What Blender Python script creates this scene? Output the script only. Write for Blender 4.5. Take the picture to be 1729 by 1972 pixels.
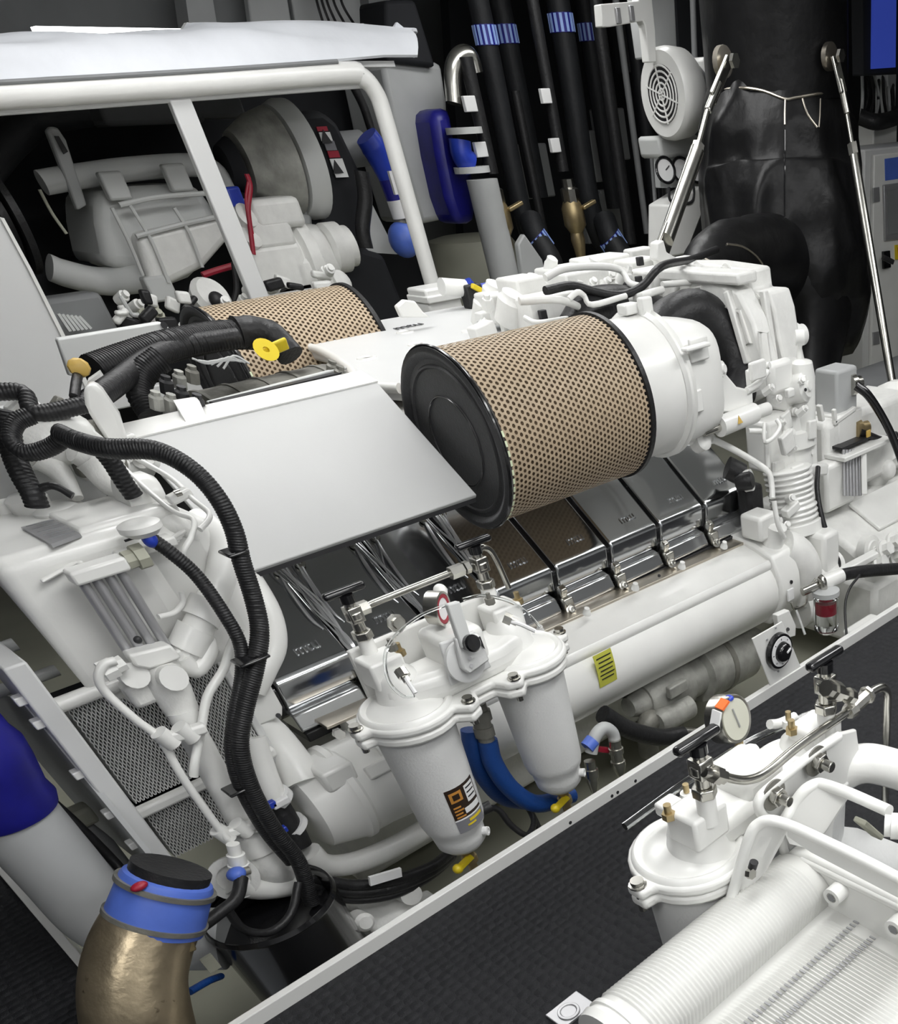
import bpy, bmesh, math, random
from mathutils import Vector, Matrix
random.seed(7)
for o in list(bpy.data.objects): bpy.data.objects.remove(o)
SC = bpy.context.scene
COL = SC.collection
# ------------------------------------------------------------ camera
W, H, F, PX, PY = 1729, 1972, 1600.0, 1560.0, 1780.0
XA = Vector((0.62257584, -0.56525385, 0.54119073))   # world axes seen in the lens frame (right, down, forward)
YA = Vector((-0.7817713, -0.418212, 0.46252822))
ZA = Vector((-0.0351134, -0.71104628, -0.70226793))
CAM = Vector((0, 0, 1.6))
cd = bpy.data.cameras.new('camera'); cam = bpy.data.objects.new('camera', cd); COL.objects.link(cam)
cd.sensor_width = 36; cd.lens = F / H * 36
cd.shift_x = (W / 2 - PX) / H; cd.shift_y = (PY - H / 2) / H
cd.clip_start = 0.05; cd.clip_end = 60
right = Vector((XA.x, YA.x, ZA.x)); down = Vector((XA.y, YA.y, ZA.y)); fwd = Vector((XA.z, YA.z, ZA.z))
cam.matrix_world = Matrix(((right.x, -down.x, -fwd.x, CAM.x), (right.y, -down.y, -fwd.y, CAM.y),
                           (right.z, -down.z, -fwd.z, CAM.z), (0, 0, 0, 1)))
SC.camera = cam
# ------------------------------------------------------------ world and lights
wd = bpy.data.worlds.new('world'); SC.world = wd; wd.use_nodes = True
wd.node_tree.nodes['Background'].inputs[0].default_value = (0.9, 0.95, 1, 1)
wd.node_tree.nodes['Background'].inputs[1].default_value = 0.25
SC.view_settings.view_transform = 'Standard'; SC.view_settings.look = 'None'
SC.view_settings.exposure = -0.15; SC.view_settings.gamma = 1.0
SC.view_settings.use_curve_mapping = False
CEIL = 2.75
def area(x, y, sx, sy, power, z=CEIL - 0.25, rot=(0, 0, 0)):
    l = bpy.data.lights.new('ceiling_and_fill_light', 'AREA'); l.shape = 'RECTANGLE'; l.size = sx; l.size_y = sy; l.energy = power
    l.color = (1.0, 1.0, 0.985)
    o = bpy.data.objects.new('lamp_and_fill_light', l); COL.objects.link(o); o.location = (x, y, z); o.rotation_euler = rot
LAMPS = [(1.3, .8, 1.6, .6, 12.5), (3.2, 1.2, 1.6, .6, 13), (1.5, 3.5, 1.6, .6, 2.5), (3.7, 3.85, 1.6, .6, 9),
         (2.0, 4.6, 1.4, .3, 2.5), (5.0, 1.6, 1.4, .6, 12), (-1.2, .2, 1.6, .6, 12), (4.6, 5.4, 1.4, .3, 8), (1.2, -.75, 2.0, .6, 19)]  # the last one is an added fill lamp for the bowl fronts
for l in LAMPS: area(*l)
for x, y, p in ((1.1, 1.0, 9), (1.5, 3.5, 9), (3.1, 1.3, 5)): area(x, y, 1.2, .3, p, z=CEIL - .30, rot=(math.pi, 0, 0))   # added uplights, brightening the ceiling that the covers mirror

# ------------------------------------------------------------ placing helpers
def ray(px, py):
    v = Vector((px - PX, py - PY, F)); return Vector((XA.dot(v), YA.dot(v), ZA.dot(v)))
def U(px, py, y=None, x=None, z=None):
    d = ray(px, py)
    t = (y - CAM.y) / d.y if y is not None else (x - CAM.x) / d.x if x is not None else (z - CAM.z) / d.z
    return CAM + d * t
def depth(p): return fwd.dot(p - CAM)
def rp(p, r): return r * depth(p) / F
V = Vector
# ------------------------------------------------------------ materials
MATS = {}
def mat(name, col, rough=.5, metal=0., noise=0., nscale=20., bump=0., bscale=60., coat=0., spots=None, trans=0., emit=0):
    m = bpy.data.materials.new(name); m.use_nodes = True; nt = m.node_tree; b = nt.nodes['Principled BSDF']
    c = (col[0], col[1], col[2], 1)
    b.inputs['Base Color'].default_value = c; b.inputs['Roughness'].default_value = rough; b.inputs['Metallic'].default_value = metal
    b.inputs['Coat Weight'].default_value = coat
    if trans: b.inputs['Transmission Weight'].default_value = trans
    if emit: b.inputs['Emission Color'].default_value = c; b.inputs['Emission Strength'].default_value = emit
    tc = nt.nodes.new('ShaderNodeTexCoord')
    if noise:
        n = nt.nodes.new('ShaderNodeTexNoise'); n.inputs['Scale'].default_value = nscale; n.inputs['Detail'].default_value = 5
        r = nt.nodes.new('ShaderNodeMapRange'); r.inputs[1].default_value = .3; r.inputs[2].default_value = .7
        r.inputs[3].default_value = 1 - noise; r.inputs[4].default_value = 1 + noise * .5
        mx = nt.nodes.new('ShaderNodeVectorMath'); mx.operation = 'SCALE'; mx.inputs[0].default_value = col
        nt.links.new(tc.outputs['Object'], n.inputs[0]); nt.links.new(n.outputs[0], r.inputs[0])
        nt.links.new(r.outputs[0], mx.inputs['Scale'])
        src = mx.outputs[0]
        if spots:
            n2 = nt.nodes.new('ShaderNodeTexNoise'); n2.inputs['Scale'].default_value = spots[0]; n2.inputs['Detail'].default_value = 3
            r2 = nt.nodes.new('ShaderNodeMapRange'); r2.inputs[1].default_value = spots[1]; r2.inputs[2].default_value = spots[1] + .06
            mm = nt.nodes.new('ShaderNodeMix'); mm.data_type = 'RGBA'; mm.inputs[7].default_value = (*spots[2], 1)
            nt.links.new(tc.outputs['Object'], n2.inputs[0]); nt.links.new(n2.outputs[0], r2.inputs[0])
            nt.links.new(r2.outputs[0], mm.inputs[0]); nt.links.new(src, mm.inputs[6]); src = mm.outputs[2]
        nt.links.new(src, b.inputs['Base Color'])
    if bump:
        n = nt.nodes.new('ShaderNodeTexNoise'); n.inputs['Scale'].default_value = bscale; n.inputs['Detail'].default_value = 4
        bp = nt.nodes.new('ShaderNodeBump'); bp.inputs['Strength'].default_value = bump; bp.inputs['Distance'].default_value = .01
        nt.links.new(tc.outputs['Object'], n.inputs[0]); nt.links.new(n.outputs[0], bp.inputs['Height']); nt.links.new(bp.outputs[0], b.inputs['Normal'])
    MATS[name] = m; return m
mat('white', (.80, .80, .775), .32, noise=.05, nscale=6, bump=.06, bscale=40, coat=.15)
mat('cast', (.78, .78, .755), .4, noise=.08, nscale=14, bump=.25, bscale=50)
mat('panelgrey', (.47, .475, .47), .45, noise=.03, nscale=3)
mat('panelwhite', (.66, .665, .66), .42, noise=.04, nscale=3)
mat('enamel', (.64, .64, .615), .34, noise=.04, nscale=6, coat=.15)
mat('bowl', (.72, .725, .715), .5, noise=.03, nscale=5, bump=.15, bscale=140)
mat('paintgrey', (.45, .46, .46), .5, noise=.08, nscale=5)
mat('midgrey', (.22, .225, .23), .6, noise=.1, nscale=4)
mat('beige', (.42, .42, .34), .6, noise=.1, nscale=3)
mat('wall', (.16, .165, .17), .7, noise=.15, nscale=1.5)
mat('ceilwhite', (.75, .76, .77), .8); mat('walllight', (.7, .71, .72), .7)
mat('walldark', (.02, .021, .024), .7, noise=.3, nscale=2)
mat('dirty', (.36, .36, .33), .55, metal=.2, noise=.35, nscale=12, bump=.4, bscale=40)
mat('grime', (.22, .215, .19), .5, metal=.3, noise=.3, nscale=15, bump=.3, bscale=50)
mat('rubber', (.018, .018, .019), .42, noise=.3, nscale=30, bump=.2, bscale=90)
mat('blackpipe', (.014, .015, .017), .55, noise=.3, nscale=8, bump=.2, bscale=40)
mat('lagging', (.007, .007, .0075), .36, noise=.3, nscale=6, bump=.6, bscale=9)
mat('blackgloss', (.008, .008, .009), .18, coat=.3)
mat('chrome', (.60, .61, .62), .12, metal=1.0, bump=.02, bscale=8)
mat('wiregrey', (.62, .63, .64), .2, metal=.7)
mat('skirt', (.62, .63, .64), .16, metal=.9)
mat('steel', (.55, .54, .50), .25, metal=1.0, noise=.2, nscale=20)
mat('steelstrip', (.62, .57, .49), .33, metal=1.0, noise=.15, nscale=6)
mat('brass', (.42, .33, .18), .4, metal=.8, noise=.2)
mat('bronze', (.56, .46, .31), .36, metal=.85, noise=.3, nscale=9, bump=.3, bscale=25, spots=(28, .68, (.08, .05, .03)))
mat('yellow', (.72, .55, .02), .4); mat('amber', (.6, .4, .1), .5)
mat('stickeryellow', (.55, .55, .08), .5); mat('stickergreen', (.70, .78, .55), .5)
mat('tan', (.44, .345, .235), .6, noise=.08, nscale=30)
mat('pleat', (.15, .105, .065), .9)
mat('discgrey', (.035, .035, .037), .45, noise=.15, nscale=60, bump=.15, bscale=200)
mat('blue', (.02, .05, .42), .35, noise=.2, nscale=9); mat('navy', (.012, .012, .22), .4, noise=.3, nscale=9)
mat('bluelight', (.09, .17, .62), .45, noise=.12, nscale=14); mat('bluehose', (.005, .05, .23), .5, bump=.2, bscale=120)
mat('tape', (.32, .46, .85), .5); mat('red', (.32, .01, .03), .45); mat('orange', (.85, .15, .02), .5)
mat('decaldark', (.03, .018, .012), .4); mat('decalorange', (.55, .25, .05), .4); mat('decalgrey', (.2, .2, .22), .4)
mat('gaugeface', (.55, .55, .47), .3)
mat('ink', (.02, .02, .022), .5); mat('paper', (.8, .8, .8), .5); mat('plate', (.42, .42, .43), .35, metal=.5); mat('hxplate', (.62, .62, .61), .35, metal=.3)
mat('cloth', (.74, .76, .80), .8, noise=.06, nscale=5, bump=.5, bscale=7)
mat('edge', (.7, .7, .68), .3, coat=.2); mat('carbon', (.055, .058, .07), .8)
mat('screen', (.05, .09, .55), .4, emit=.35); mat('lampface', (1, 1, 1), .5, emit=6)
mat('clear', (.93, .95, .95), .05, trans=1.0); mat('scuff', (.58, .59, .58), .5)
for n_, v_ in (('lagging', .25), ('blackpipe', .3), ('rubber', .35), ('walldark', .2), ('discgrey', .4)): MATS[n_].node_tree.nodes['Principled BSDF'].inputs['Specular IOR Level'].default_value = v_
def mat_floor():
    m = mat('mat_floor', (.0115, .012, .0145), .6); nt = m.node_tree; b = nt.nodes['Principled BSDF']; b.inputs['Specular IOR Level'].default_value = .35
    tc = nt.nodes.new('ShaderNodeTexCoord'); mp = nt.nodes.new('ShaderNodeMapping'); mp.inputs['Scale'].default_value = (1, 1.15, 1)
    v = nt.nodes.new('ShaderNodeTexVoronoi'); v.inputs['Scale'].default_value = 31; v.inputs['Randomness'].default_value = .3
    bp = nt.nodes.new('ShaderNodeBump'); bp.inputs['Strength'].default_value = .9; bp.inputs['Distance'].default_value = .012; bp.invert = True
    r = nt.nodes.new('ShaderNodeMapRange'); r.inputs[1].default_value = 0; r.inputs[2].default_value = .6
    nt.links.new(tc.outputs['Object'], mp.inputs[0]); nt.links.new(mp.outputs[0], v.inputs[0]); nt.links.new(v.outputs[0], r.inputs[0])
    n = nt.nodes.new('ShaderNodeTexNoise'); n.inputs['Scale'].default_value = 400
    ad = nt.nodes.new('ShaderNodeMath'); ad.operation = 'MULTIPLY_ADD'; ad.inputs[1].default_value = .35
    nt.links.new(tc.outputs['Object'], n.inputs[0]); nt.links.new(n.outputs[0], ad.inputs[0]); nt.links.new(r.outputs[0], ad.inputs[2])
    nt.links.new(ad.outputs[0], bp.inputs['Height']); nt.links.new(bp.outputs[0], b.inputs['Normal'])
mat_floor()
# ------------------------------------------------------------ mesh builder
def frame(ax):
    ax = ax.normalized(); h = V((0, 0, 1)) if abs(ax.z) < .9 else V((1, 0, 0))
    u = h.cross(ax).normalized(); return u, ax.cross(u).normalized(), ax
class MB:
    def __init__(s): s.v = []; s.f = []
    def add(s, vs, fs):
        n = len(s.v); s.v += [V(p) for p in vs]; s.f += [tuple(i + n for i in f) for f in fs]; return s
    def box(s, c, d, M=None):
        c = V(c); h = [V((x * d[0] / 2, y * d[1] / 2, z * d[2] / 2)) for x in (-1, 1) for y in (-1, 1) for z in (-1, 1)]
        if M: h = [M @ p for p in h]
        return s.add([c + p for p in h], [(0, 1, 3, 2), (4, 6, 7, 5), (0, 4, 5, 1), (2, 3, 7, 6), (0, 2, 6, 4), (1, 5, 7, 3)])
    def bar(s, a, b, w, h, up=V((0, 0, 1))):
        a, b = V(a), V(b); ax = (b - a).normalized(); u = up.cross(ax)
        if u.length < .01: u = V((1, 0, 0)).cross(ax)
        u.normalize(); v = ax.cross(u); P = []
        for e in (a, b):
            for x, y in ((-1, -1), (1, -1), (1, 1), (-1, 1)): P.append(e + u * x * w / 2 + v * y * h / 2)
        return s.add(P, [(0, 3, 2, 1), (4, 5, 6, 7), (0, 1, 5, 4), (1, 2, 6, 5), (2, 3, 7, 6), (3, 0, 4, 7)])
    def lathe(s, p, ax, prof, n=28, caps=True):   # prof: (distance along axis, radius)
        p = V(p); u, v, a = frame(V(ax)); P = []; Q = []
        for d, r in prof:
            for k in range(n):
                t = 2 * math.pi * k / n; P.append(p + a * d + (u * math.cos(t) + v * math.sin(t)) * max(r, 1e-5))
        m = len(prof)
        for i in range(m - 1):
            for k in range(n): Q.append((i * n + k, i * n + (k + 1) % n, (i + 1) * n + (k + 1) % n, (i + 1) * n + k))
        if caps: Q.append(tuple(range(n))[::-1]); Q.append(tuple(range((m - 1) * n, m * n)))
        return s.add(P, Q)
    def cyl(s, a, b, r, r2=None, n=20):
        a, b = V(a), V(b); return s.lathe(a, b - a, [(0, r), ((b - a).length, r if r2 is None else r2)], n)
    def hexn(s, c, ax, r, h): c = V(c); ax = V(ax).normalized(); return s.lathe(c, ax, [(0, r), (h, r)], 6)
    def ball(s, c, r, sc=(1, 1, 1), n=16, m=10):
        P = []; Q = []; c = V(c)
        for i in range(m + 1):
            a = math.pi * i / m
            for k in range(n):
                t = 2 * math.pi * k / n; P.append(c + V((r * sc[0] * math.sin(a) * math.cos(t), r * sc[1] * math.sin(a) * math.sin(t), r * sc[2] * math.cos(a))))
        for i in range(m):
            for k in range(n): Q.append((i * n + k, (i + 1) * n + k, (i + 1) * n + (k + 1) % n, i * n + (k + 1) % n))
        return s.add(P, Q)
    def tube(s, pts, r, n=12, sm=5, ribs=0, closed=False):
        pts = [V(p) for p in pts]
        if sm and len(pts) > 2:
            q = []; m = len(pts)
            for i in range(m if closed else m - 1):
                p0 = pts[(i - 1) % m] if closed or i else pts[0] * 2 - pts[1]; p1 = pts[i]; p2 = pts[(i + 1) % m]
                p3 = pts[(i + 2) % m] if closed or i < m - 2 else p2 * 2 - p1
                for j in range(sm):
                    t = j / sm; q.append(.5 * (2 * p1 + (p2 - p0) * t + (2 * p0 - 5 * p1 + 4 * p2 - p3) * t * t + (3 * p1 - p0 - 3 * p2 + p3) * t ** 3))
            if not closed: q.append(pts[-1])
            pts = q
        if ribs:   # resample so that each rib gets three rings
            L = [0]
            for i in range(1, len(pts)): L.append(L[-1] + (pts[i] - pts[i - 1]).length)
            N = max(3, int(L[-1] / ribs)) * 4; q = []; j = 0
            for i in range(N + 1):
                d = L[-1] * i / N
                while j < len(L) - 2 and L[j + 1] < d: j += 1
                t = (d - L[j]) / max(1e-6, L[j + 1] - L[j]); q.append(pts[j].lerp(pts[j + 1], min(1, t)))
            pts = q
        P = []; Q = []; m = len(pts); u = None
        for i, p in enumerate(pts):
            if closed: t = (pts[(i + 1) % m] - pts[i - 1]).normalized()
            else: t = (pts[min(m - 1, i + 1)] - pts[max(0, i - 1)]).normalized()
            if u is None: u = frame(t)[0]
            u = (u - t * u.dot(t)).normalized(); v = t.cross(u)
            rr = r[min(len(r) - 1, int(i * len(r) / m))] if isinstance(r, (list, tuple)) else r
            if isinstance(r, (list, tuple)):
                f = i / (m - 1) * (len(r) - 1); k = min(len(r) - 2, int(f)); rr = r[k] + (r[k + 1] - r[k]) * (f - k)
            if ribs and i % 4 in (1, 2): rr *= .945
            for k in range(n): a = 2 * math.pi * k / n; P.append(p + (u * math.cos(a) + v * math.sin(a)) * rr)
        for i in range(m if closed else m - 1):
            j = (i + 1) % m
            for k in range(n): Q.append((i * n + k, i * n + (k + 1) % n, j * n + (k + 1) % n, j * n + k))
        if not closed: Q.append(tuple(range(n))[::-1]); Q.append(tuple(range((m - 1) * n, m * n)))
        return s.add(P, Q)
    def prism(s, poly, vec):
        poly = [V(p) for p in poly]; vec = V(vec); n = len(poly)
        return s.add(poly + [p + vec for p in poly], [tuple(range(n))[::-1], tuple(range(n, 2 * n))] + [(i, (i + 1) % n, (i + 1) % n + n, i + n) for i in range(n)])
    def grid(s, fn, nu, nv, thick=None):
        P = [V(fn(i / nu, j / nv)) for i in range(nu + 1) for j in range(nv + 1)]
        Q = [(i * (nv + 1) + j, (i + 1) * (nv + 1) + j, (i + 1) * (nv + 1) + j + 1, i * (nv + 1) + j + 1) for i in range(nu) for j in range(nv)]
        return s.add(P, Q)
    def slot_text(s): return s
WP = {}
def tag(o, label=None, cat=None, group=None, kind=None):
    if label: o['label'] = label
    if cat: o['category'] = cat
    if group: o['group'] = group
    if kind: o['kind'] = kind
    return o
def build(name, mb, m, parent=None, bevel=0., ang=38, solid=0., label=None, kind=None, seg=2):
    me = bpy.data.meshes.new(name)
    c = V((0, 0, 0))
    if mb.v:
        lo = V([min(p[i] for p in mb.v) for i in range(3)]); hi = V([max(p[i] for p in mb.v) for i in range(3)]); c = (lo + hi) / 2
    bm = bmesh.new(); vs = [bm.verts.new(p - c) for p in mb.v]
    for f in mb.f:
        try: bm.faces.new([vs[i] for i in f])
        except Exception: pass
    if len(mb.v) < 60000:
        bmesh.ops.remove_doubles(bm, verts=bm.verts, dist=1e-5)
        bmesh.ops.recalc_face_normals(bm, faces=bm.faces)
    for e in bm.edges: e.smooth = len(e.link_faces) == 2 and e.calc_face_angle(0) < math.radians(ang)
    for f in bm.faces: f.smooth = True
    bm.to_mesh(me); bm.free(); me.materials.append(MATS[m])
    o = bpy.data.objects.new(name, me); COL.objects.link(o)
    WP[o.name] = c; o.location = c - (WP[parent.name] if parent else V((0, 0, 0)))
    if parent: o.parent = parent
    if solid: md = o.modifiers.new('solid', 'SOLIDIFY'); md.thickness = solid; md.offset = 0
    if bevel: md = o.modifiers.new('bevel', 'BEVEL'); md.width = bevel; md.segments = seg; md.limit_method = 'ANGLE'; md.angle_limit = math.radians(35)
    return tag(o, label, kind=kind)
def thing(name, label, cat, loc, group=None):
    o = bpy.data.objects.new(name, None); COL.objects.link(o); o.location = loc; WP[o.name] = V(loc); o.empty_display_size = .05
    return tag(o, label, cat, group)
def single(name, mb, m, label, cat, group=None, **k):
    return tag(build(name, mb, m, **k), label, cat, group)
def T(pts, rpx, **k):     # a round pipe through (px, py, y) stations, its radius given as seen at the middle
    P = [U(a, b, y=c) for a, b, c in pts]; mid = P[len(P) // 2]
    r = [rp(p, q) for p, q in zip(P, rpx)] if isinstance(rpx, list) else rp(mid, rpx)
    return MB().tube(P, r, **k)
def PG(pts, y, t=.02, **k):  # an upright plate facing the aisle, outlined on the plane y, with real thickness
    return MB().prism([U(a, b, y=y) for a, b in pts], (0, t, 0))
def PB(px, py, y, d, M=None): return MB().box(U(px, py, y=y), d, M)
def textmesh(txt, size, ext, M):
    cu = bpy.data.curves.new('t', 'FONT'); cu.body = txt; cu.size = size; cu.extrude = ext; cu.align_x = 'CENTER'; cu.align_y = 'CENTER'
    ob = bpy.data.objects.new('t', cu); COL.objects.link(ob)
    me = bpy.data.meshes.new_from_object(ob.evaluated_get(bpy.context.evaluated_depsgraph_get()))
    mb = MB(); mb.add([M @ v.co for v in me.vertices], [tuple(p.vertices) for p in me.polygons])
    bpy.data.objects.remove(ob); bpy.data.meshes.remove(me); return mb
def basis(o, x, y):
    x = V(x).normalized(); y = V(y).normalized(); z = x.cross(y).normalized(); y = z.cross(x)
    return Matrix(((x.x, y.x, z.x, o[0]), (x.y, y.y, z.y, o[1]), (x.z, y.z, z.z, o[2]), (0, 0, 0, 1)))
def bolt(c, ax, r, h, parent, m='white', name='bolt'):
    c = V(c); ax = V(ax).normalized()
    mb = MB().lathe(c, ax, [(0, r * 1.5), (h * .3, r * 1.5)], 16); mb.hexn(c + ax * h * .3, ax, r, h * .7)
    return build(name, mb, m, parent)
# ============================================================ SETTING
def struct(name, mb, m, **k): return tag(build(name, mb, m, **k), kind='structure')
struct('floor', MB().box((4.465, .22, -.03), (9.07, 3.44, .06)), 'mat_floor')
struct('floor', MB().box((-1.535, 3.5, -.03), (2.93, 10, .06)), 'mat_floor')
struct('floor', MB().box((4.5, 5.25, -.66), (9.2, 6.6, .06)), 'beige')                      # bottom of the engine pit
struct('wall_pit', MB().box((4.5, 1.97, -.345), (9.14, .06, .57)).box((-.1, 5.45, -.345), (.06, 6.0, .57)), 'paintgrey')
struct('trim_1', MB().box((4.4, 1.952, .005), (8.94, .024, .075)), 'edge', bevel=.003)
e2 = struct('trim_2', MB().box((-.07, 5.2, -.005), (.024, 6.5, .04)), 'edge', bevel=.003)
struct('wall_back', MB().box((3, 8.55, 1.05), (12.2, .1, 3.5)), 'wall')
struct('wall_right', MB().box((9.05, 3.5, 1.05), (.1, 10.2, 3.5)), 'walldark')
struct('wall_left', MB().box((-3.05, 3.5, 1.05), (.1, 10.2, 3.5)), 'wall')
struct('wall_front', MB().box((3, -1.55, 1.05), (12.2, .1, 3.5)), 'walllight')
struct('ceiling', MB().box((3, 3.5, CEIL + .05), (12.2, 10.2, .1)), 'ceilwhite')
for i, (x, y, sx, sy, p) in enumerate(LAMPS):
    t = thing('ceiling_lamp', ['ceiling luminaire over the near walkway, left', 'ceiling luminaire over the near walkway, middle', 'ceiling luminaire above the left half of the engine', 'ceiling luminaire above the right half of the engine', 'narrow ceiling luminaire before the hood', 'ceiling luminaire over the near walkway, right', 'ceiling luminaire behind the camera, left', 'narrow ceiling luminaire before the black pipes', 'added fill luminaire behind the camera, right'][i], 'lamp', (x, y, CEIL))
    build('housing', MB().box((x, y, CEIL - .215), (sx + .06, sy + .06, .04)).box((x - sx * .4, y, CEIL - .1), (.02, .02, .2)).box((x + sx * .4, y, CEIL - .1), (.02, .02, .2)), 'white', t)
    build('diffuser', MB().box((x, y, CEIL - .24), (sx, sy, .01)), 'lampface', t)
# holes along the coaming strip
hb = MB()
for px, py in ((1100, 1576), (1184, 1541), (1195, 1535), (1229, 1514)):
    c = U(px, py + 14, y=1.9395); c.z = .012; hb.cyl(c, c + V((0, .004, 0)), .006, n=12)
h = build('screw_hole', hb, 'ink')
h['kind'] = 'structure'
# ============================================================ MAIN ENGINE
ENG = thing('marine_diesel_engine', 'large white vee diesel engine with polished valve covers, in the pit behind the fuel filters', 'engine', (1.8, 3.49, -.3))
EA = 2.70
def EP(name, mb, m, **k): return build(name, mb, m, ENG, **k)
EP('crankcase', MB().box((1.85, 3.49, -.12), (2.2, 1.15, .75)), 'cast', bevel=.02)
EP('vee_housing', MB().prism([(.95, 2.86, .2), (.95, 2.98, .30), (.95, 3.16, .52), (.95, 3.82, .52), (.95, 4.0, .30), (.95, 4.12, .2)], (2.05, 0, 0)), 'cast')
# near bank of polished valve covers
COVX = [.755 + .267 * k for k in range(8)]
def cover_profile(s=1): return [(2.735, .315), (2.715, .33), (2.705, .405), (2.712, .42), (2.73, .432), (3.12, .735), (3.15, .73), (3.16, .70), (3.02, .45), (2.86, .32)]
def far(p): return (2 * 3.49 - p[0], p[1])
for k, x in enumerate(COVX):
    w = .246
    cv = EP('valve_cover', MB().prism([(x, a, b) for a, b in cover_profile()], (w, 0, 0)), 'chrome', bevel=.008, seg=3)
    dirv = V((0, .39, .303)).normalized(); o = V((x + .15, 2.765, .4605)) + V((0, -.303, .39)).normalized() * .001
    build('lettering', textmesh('mtu', .05, .002, basis(o, (1, 0, 0), dirv)), 'skirt', cv)
    sk = EP('cover_flange', MB().prism([(x - .004, 2.722, .325), (x - .004, 2.69, .318), (x - .004, 2.668, .275), (x - .004, 2.675, .262), (x - .004, 2.80, .262), (x - .004, 2.80, .325)], (w - .02, 0, 0)), 'skirt', bevel=.006)
    EP('gasket', MB().box((x + w / 2, 2.73, .247), (w, .13, .03)), 'rubber', bevel=.004)
    # the clamp beside each cover
    cx = x + w + .008
    cl = EP('cover_clamp', MB().box((cx, 2.672, .29), (.045, .03, .05)).box((cx, 2.69, .325), (.03, .03, .06), Matrix.Rotation(.4, 3, 'X')), 'steel', bevel=.006)
    nb = MB().lathe((cx - .004, 2.655, .272), (-.2, -1, .5), [(0, .019), (.006, .019), (.007, .012), (.02, .012), (.021, .007), (.018, .007)], 14)
    build('clamp_nut', nb, 'steel', cl)
# dark joints between the covers
for k in range(9):
    x = COVX[0] + .267 * k - .0105
    EP('cover_joint', MB().prism([(x - .012, a + .012, b - .02) for a, b in cover_profile()], (.022, 0, 0)), 'blackgloss')
# wire bundles lying in the joints of the first covers
def wires(k, n, seedv):
    rnd = random.Random(seedv); x = COVX[0] + .267 * k - .0105; b = MB()
    for i in range(n):
        a0 = rnd.uniform(-.045, .05); a1 = rnd.uniform(-.02, .02); a2 = rnd.uniform(-.01, .012); hh = rnd.uniform(.004, .03)
        b.tube([(x + a0, 3.0, .66), (x + a0 * .8, 2.93, .60 + hh), (x + a1, 2.82, .51 + hh), (x + a2, 2.74, .445 + hh * .7), (x + a2 * .8, 2.70, .41 + hh * .3), (x + a2, 2.683, .33)], rnd.uniform(.0022, .0042), n=7, sm=4)
    return b
for k, n in ((1, 11), (2, 9), (3, 9)):
    EP('wire_bundle', wires(k, n, k * 3 + 1), 'wiregrey')
def on_cover(px, py, lift=.0):
    d = ray(px, py); n = V((0, -.614, .789)); p0 = V((0, 2.73, .432)); t = (p0 - CAM).dot(n) / d.dot(n); return CAM + d * t + n * lift
for px, py in ((537, 1102), (578, 1088), (682, 1051), (722, 1037), (816, 1003), (850, 990)):
    c = on_cover(px, py, .004)
    lg = EP('terminal_lug', MB().lathe(c, (0, -.6, .8), [(0, .016), (.010, .016), (.011, .007), (.004, .007)], 16), 'steel')
    build('strap', MB().tube([c + V((0, 0, .004)), on_cover(px + 22, py + 40, .012), on_cover(px + 60, py + 90, .006), on_cover(px + 85, py + 110, .002)], [.005, .007, .006, .002], n=8), 'wiregrey', lg)
# polished heat strip below the covers and the long charge pipe
SL = -.02
def sl(p): return (p[0], p[1], p[2] + SL * (p[0] - 1.6))
EP('heat_strip', MB().prism([sl((.80, 2.60, .272)), sl((.80, 2.655, .275)), sl((.80, 2.70, .27)), sl((.80, 2.70, .262)), sl((.80, 2.60, .262))], (2.05, 0, 2.05 * SL)), 'steelstrip', bevel=.002)
prof = [(2.70, .262), (2.60, .262), (2.53, .246), (2.475, .226), (2.458, .226), (2.448, .216), (2.445, .2), (2.452, .187), (2.44, .172), (2.425, .15), (2.412, .11), (2.412, .07), (2.425, .03), (2.45, -.005), (2.48, -.03), (2.485, -.045), (2.56, -.065), (2.72, -.065)]
def extr(pr, x0, x1): return MB().prism([sl((x0, a, b)) for a, b in pr], (x1 - x0, 0, SL * (x1 - x0)))
tube = EP('charge_pipe', extr(prof, .86, 2.74), 'white', ang=40, label='long white cast pipe along the side of the engine')
for px, py in ((1223, 1132), (1313, 1091), (1394, 1052), (1130, 1180), (1040, 1215)):
    c = U(px, py, y=2.545); build('pipe_bolt', MB().lathe(c, (0, -.35, 1), [(-.005, .016), (.006, .014), (.012, .01), (.02, .01)], 10), 'white', tube)
for px, py in ((1269, 1110),):
    c = U(px, py, y=2.53); build('drilled_hole', MB().cyl(c, c + V((0, -.002, .005)), .006, n=10), 'ink', tube)
stk = build('sticker', MB().grid(lambda u, v: (U(1140, 1260, y=2.41).x + .085 * u, 2.4105 - .006 * math.sin(v * 3.14), .205 - .125 * v), 1, 6), 'stickeryellow', tube, solid=.002)
tb = MB()
for i in range(6): tb.box((U(1140, 1260, y=2.41).x + .043, 2.4075 - .006 * math.sin((i + 1) / 7.5 * 3.14), .19 - .016 * i), (.068 - .01 * (i % 2), .001, .004))
build('print', tb, 'ink', tube)
EP('pipe_flange', extr([(2.71, .29), (2.54, .275), (2.44, .24), (2.40, .15), (2.395, .06), (2.43, -.02), (2.48, -.07), (2.72, -.09)], 2.72, 2.86), 'white', bevel=.012)
EP('flange_hole', MB().cyl((2.79, 2.393, .1), (2.79, 2.4, .1), .008, n=10), 'ink')
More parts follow.
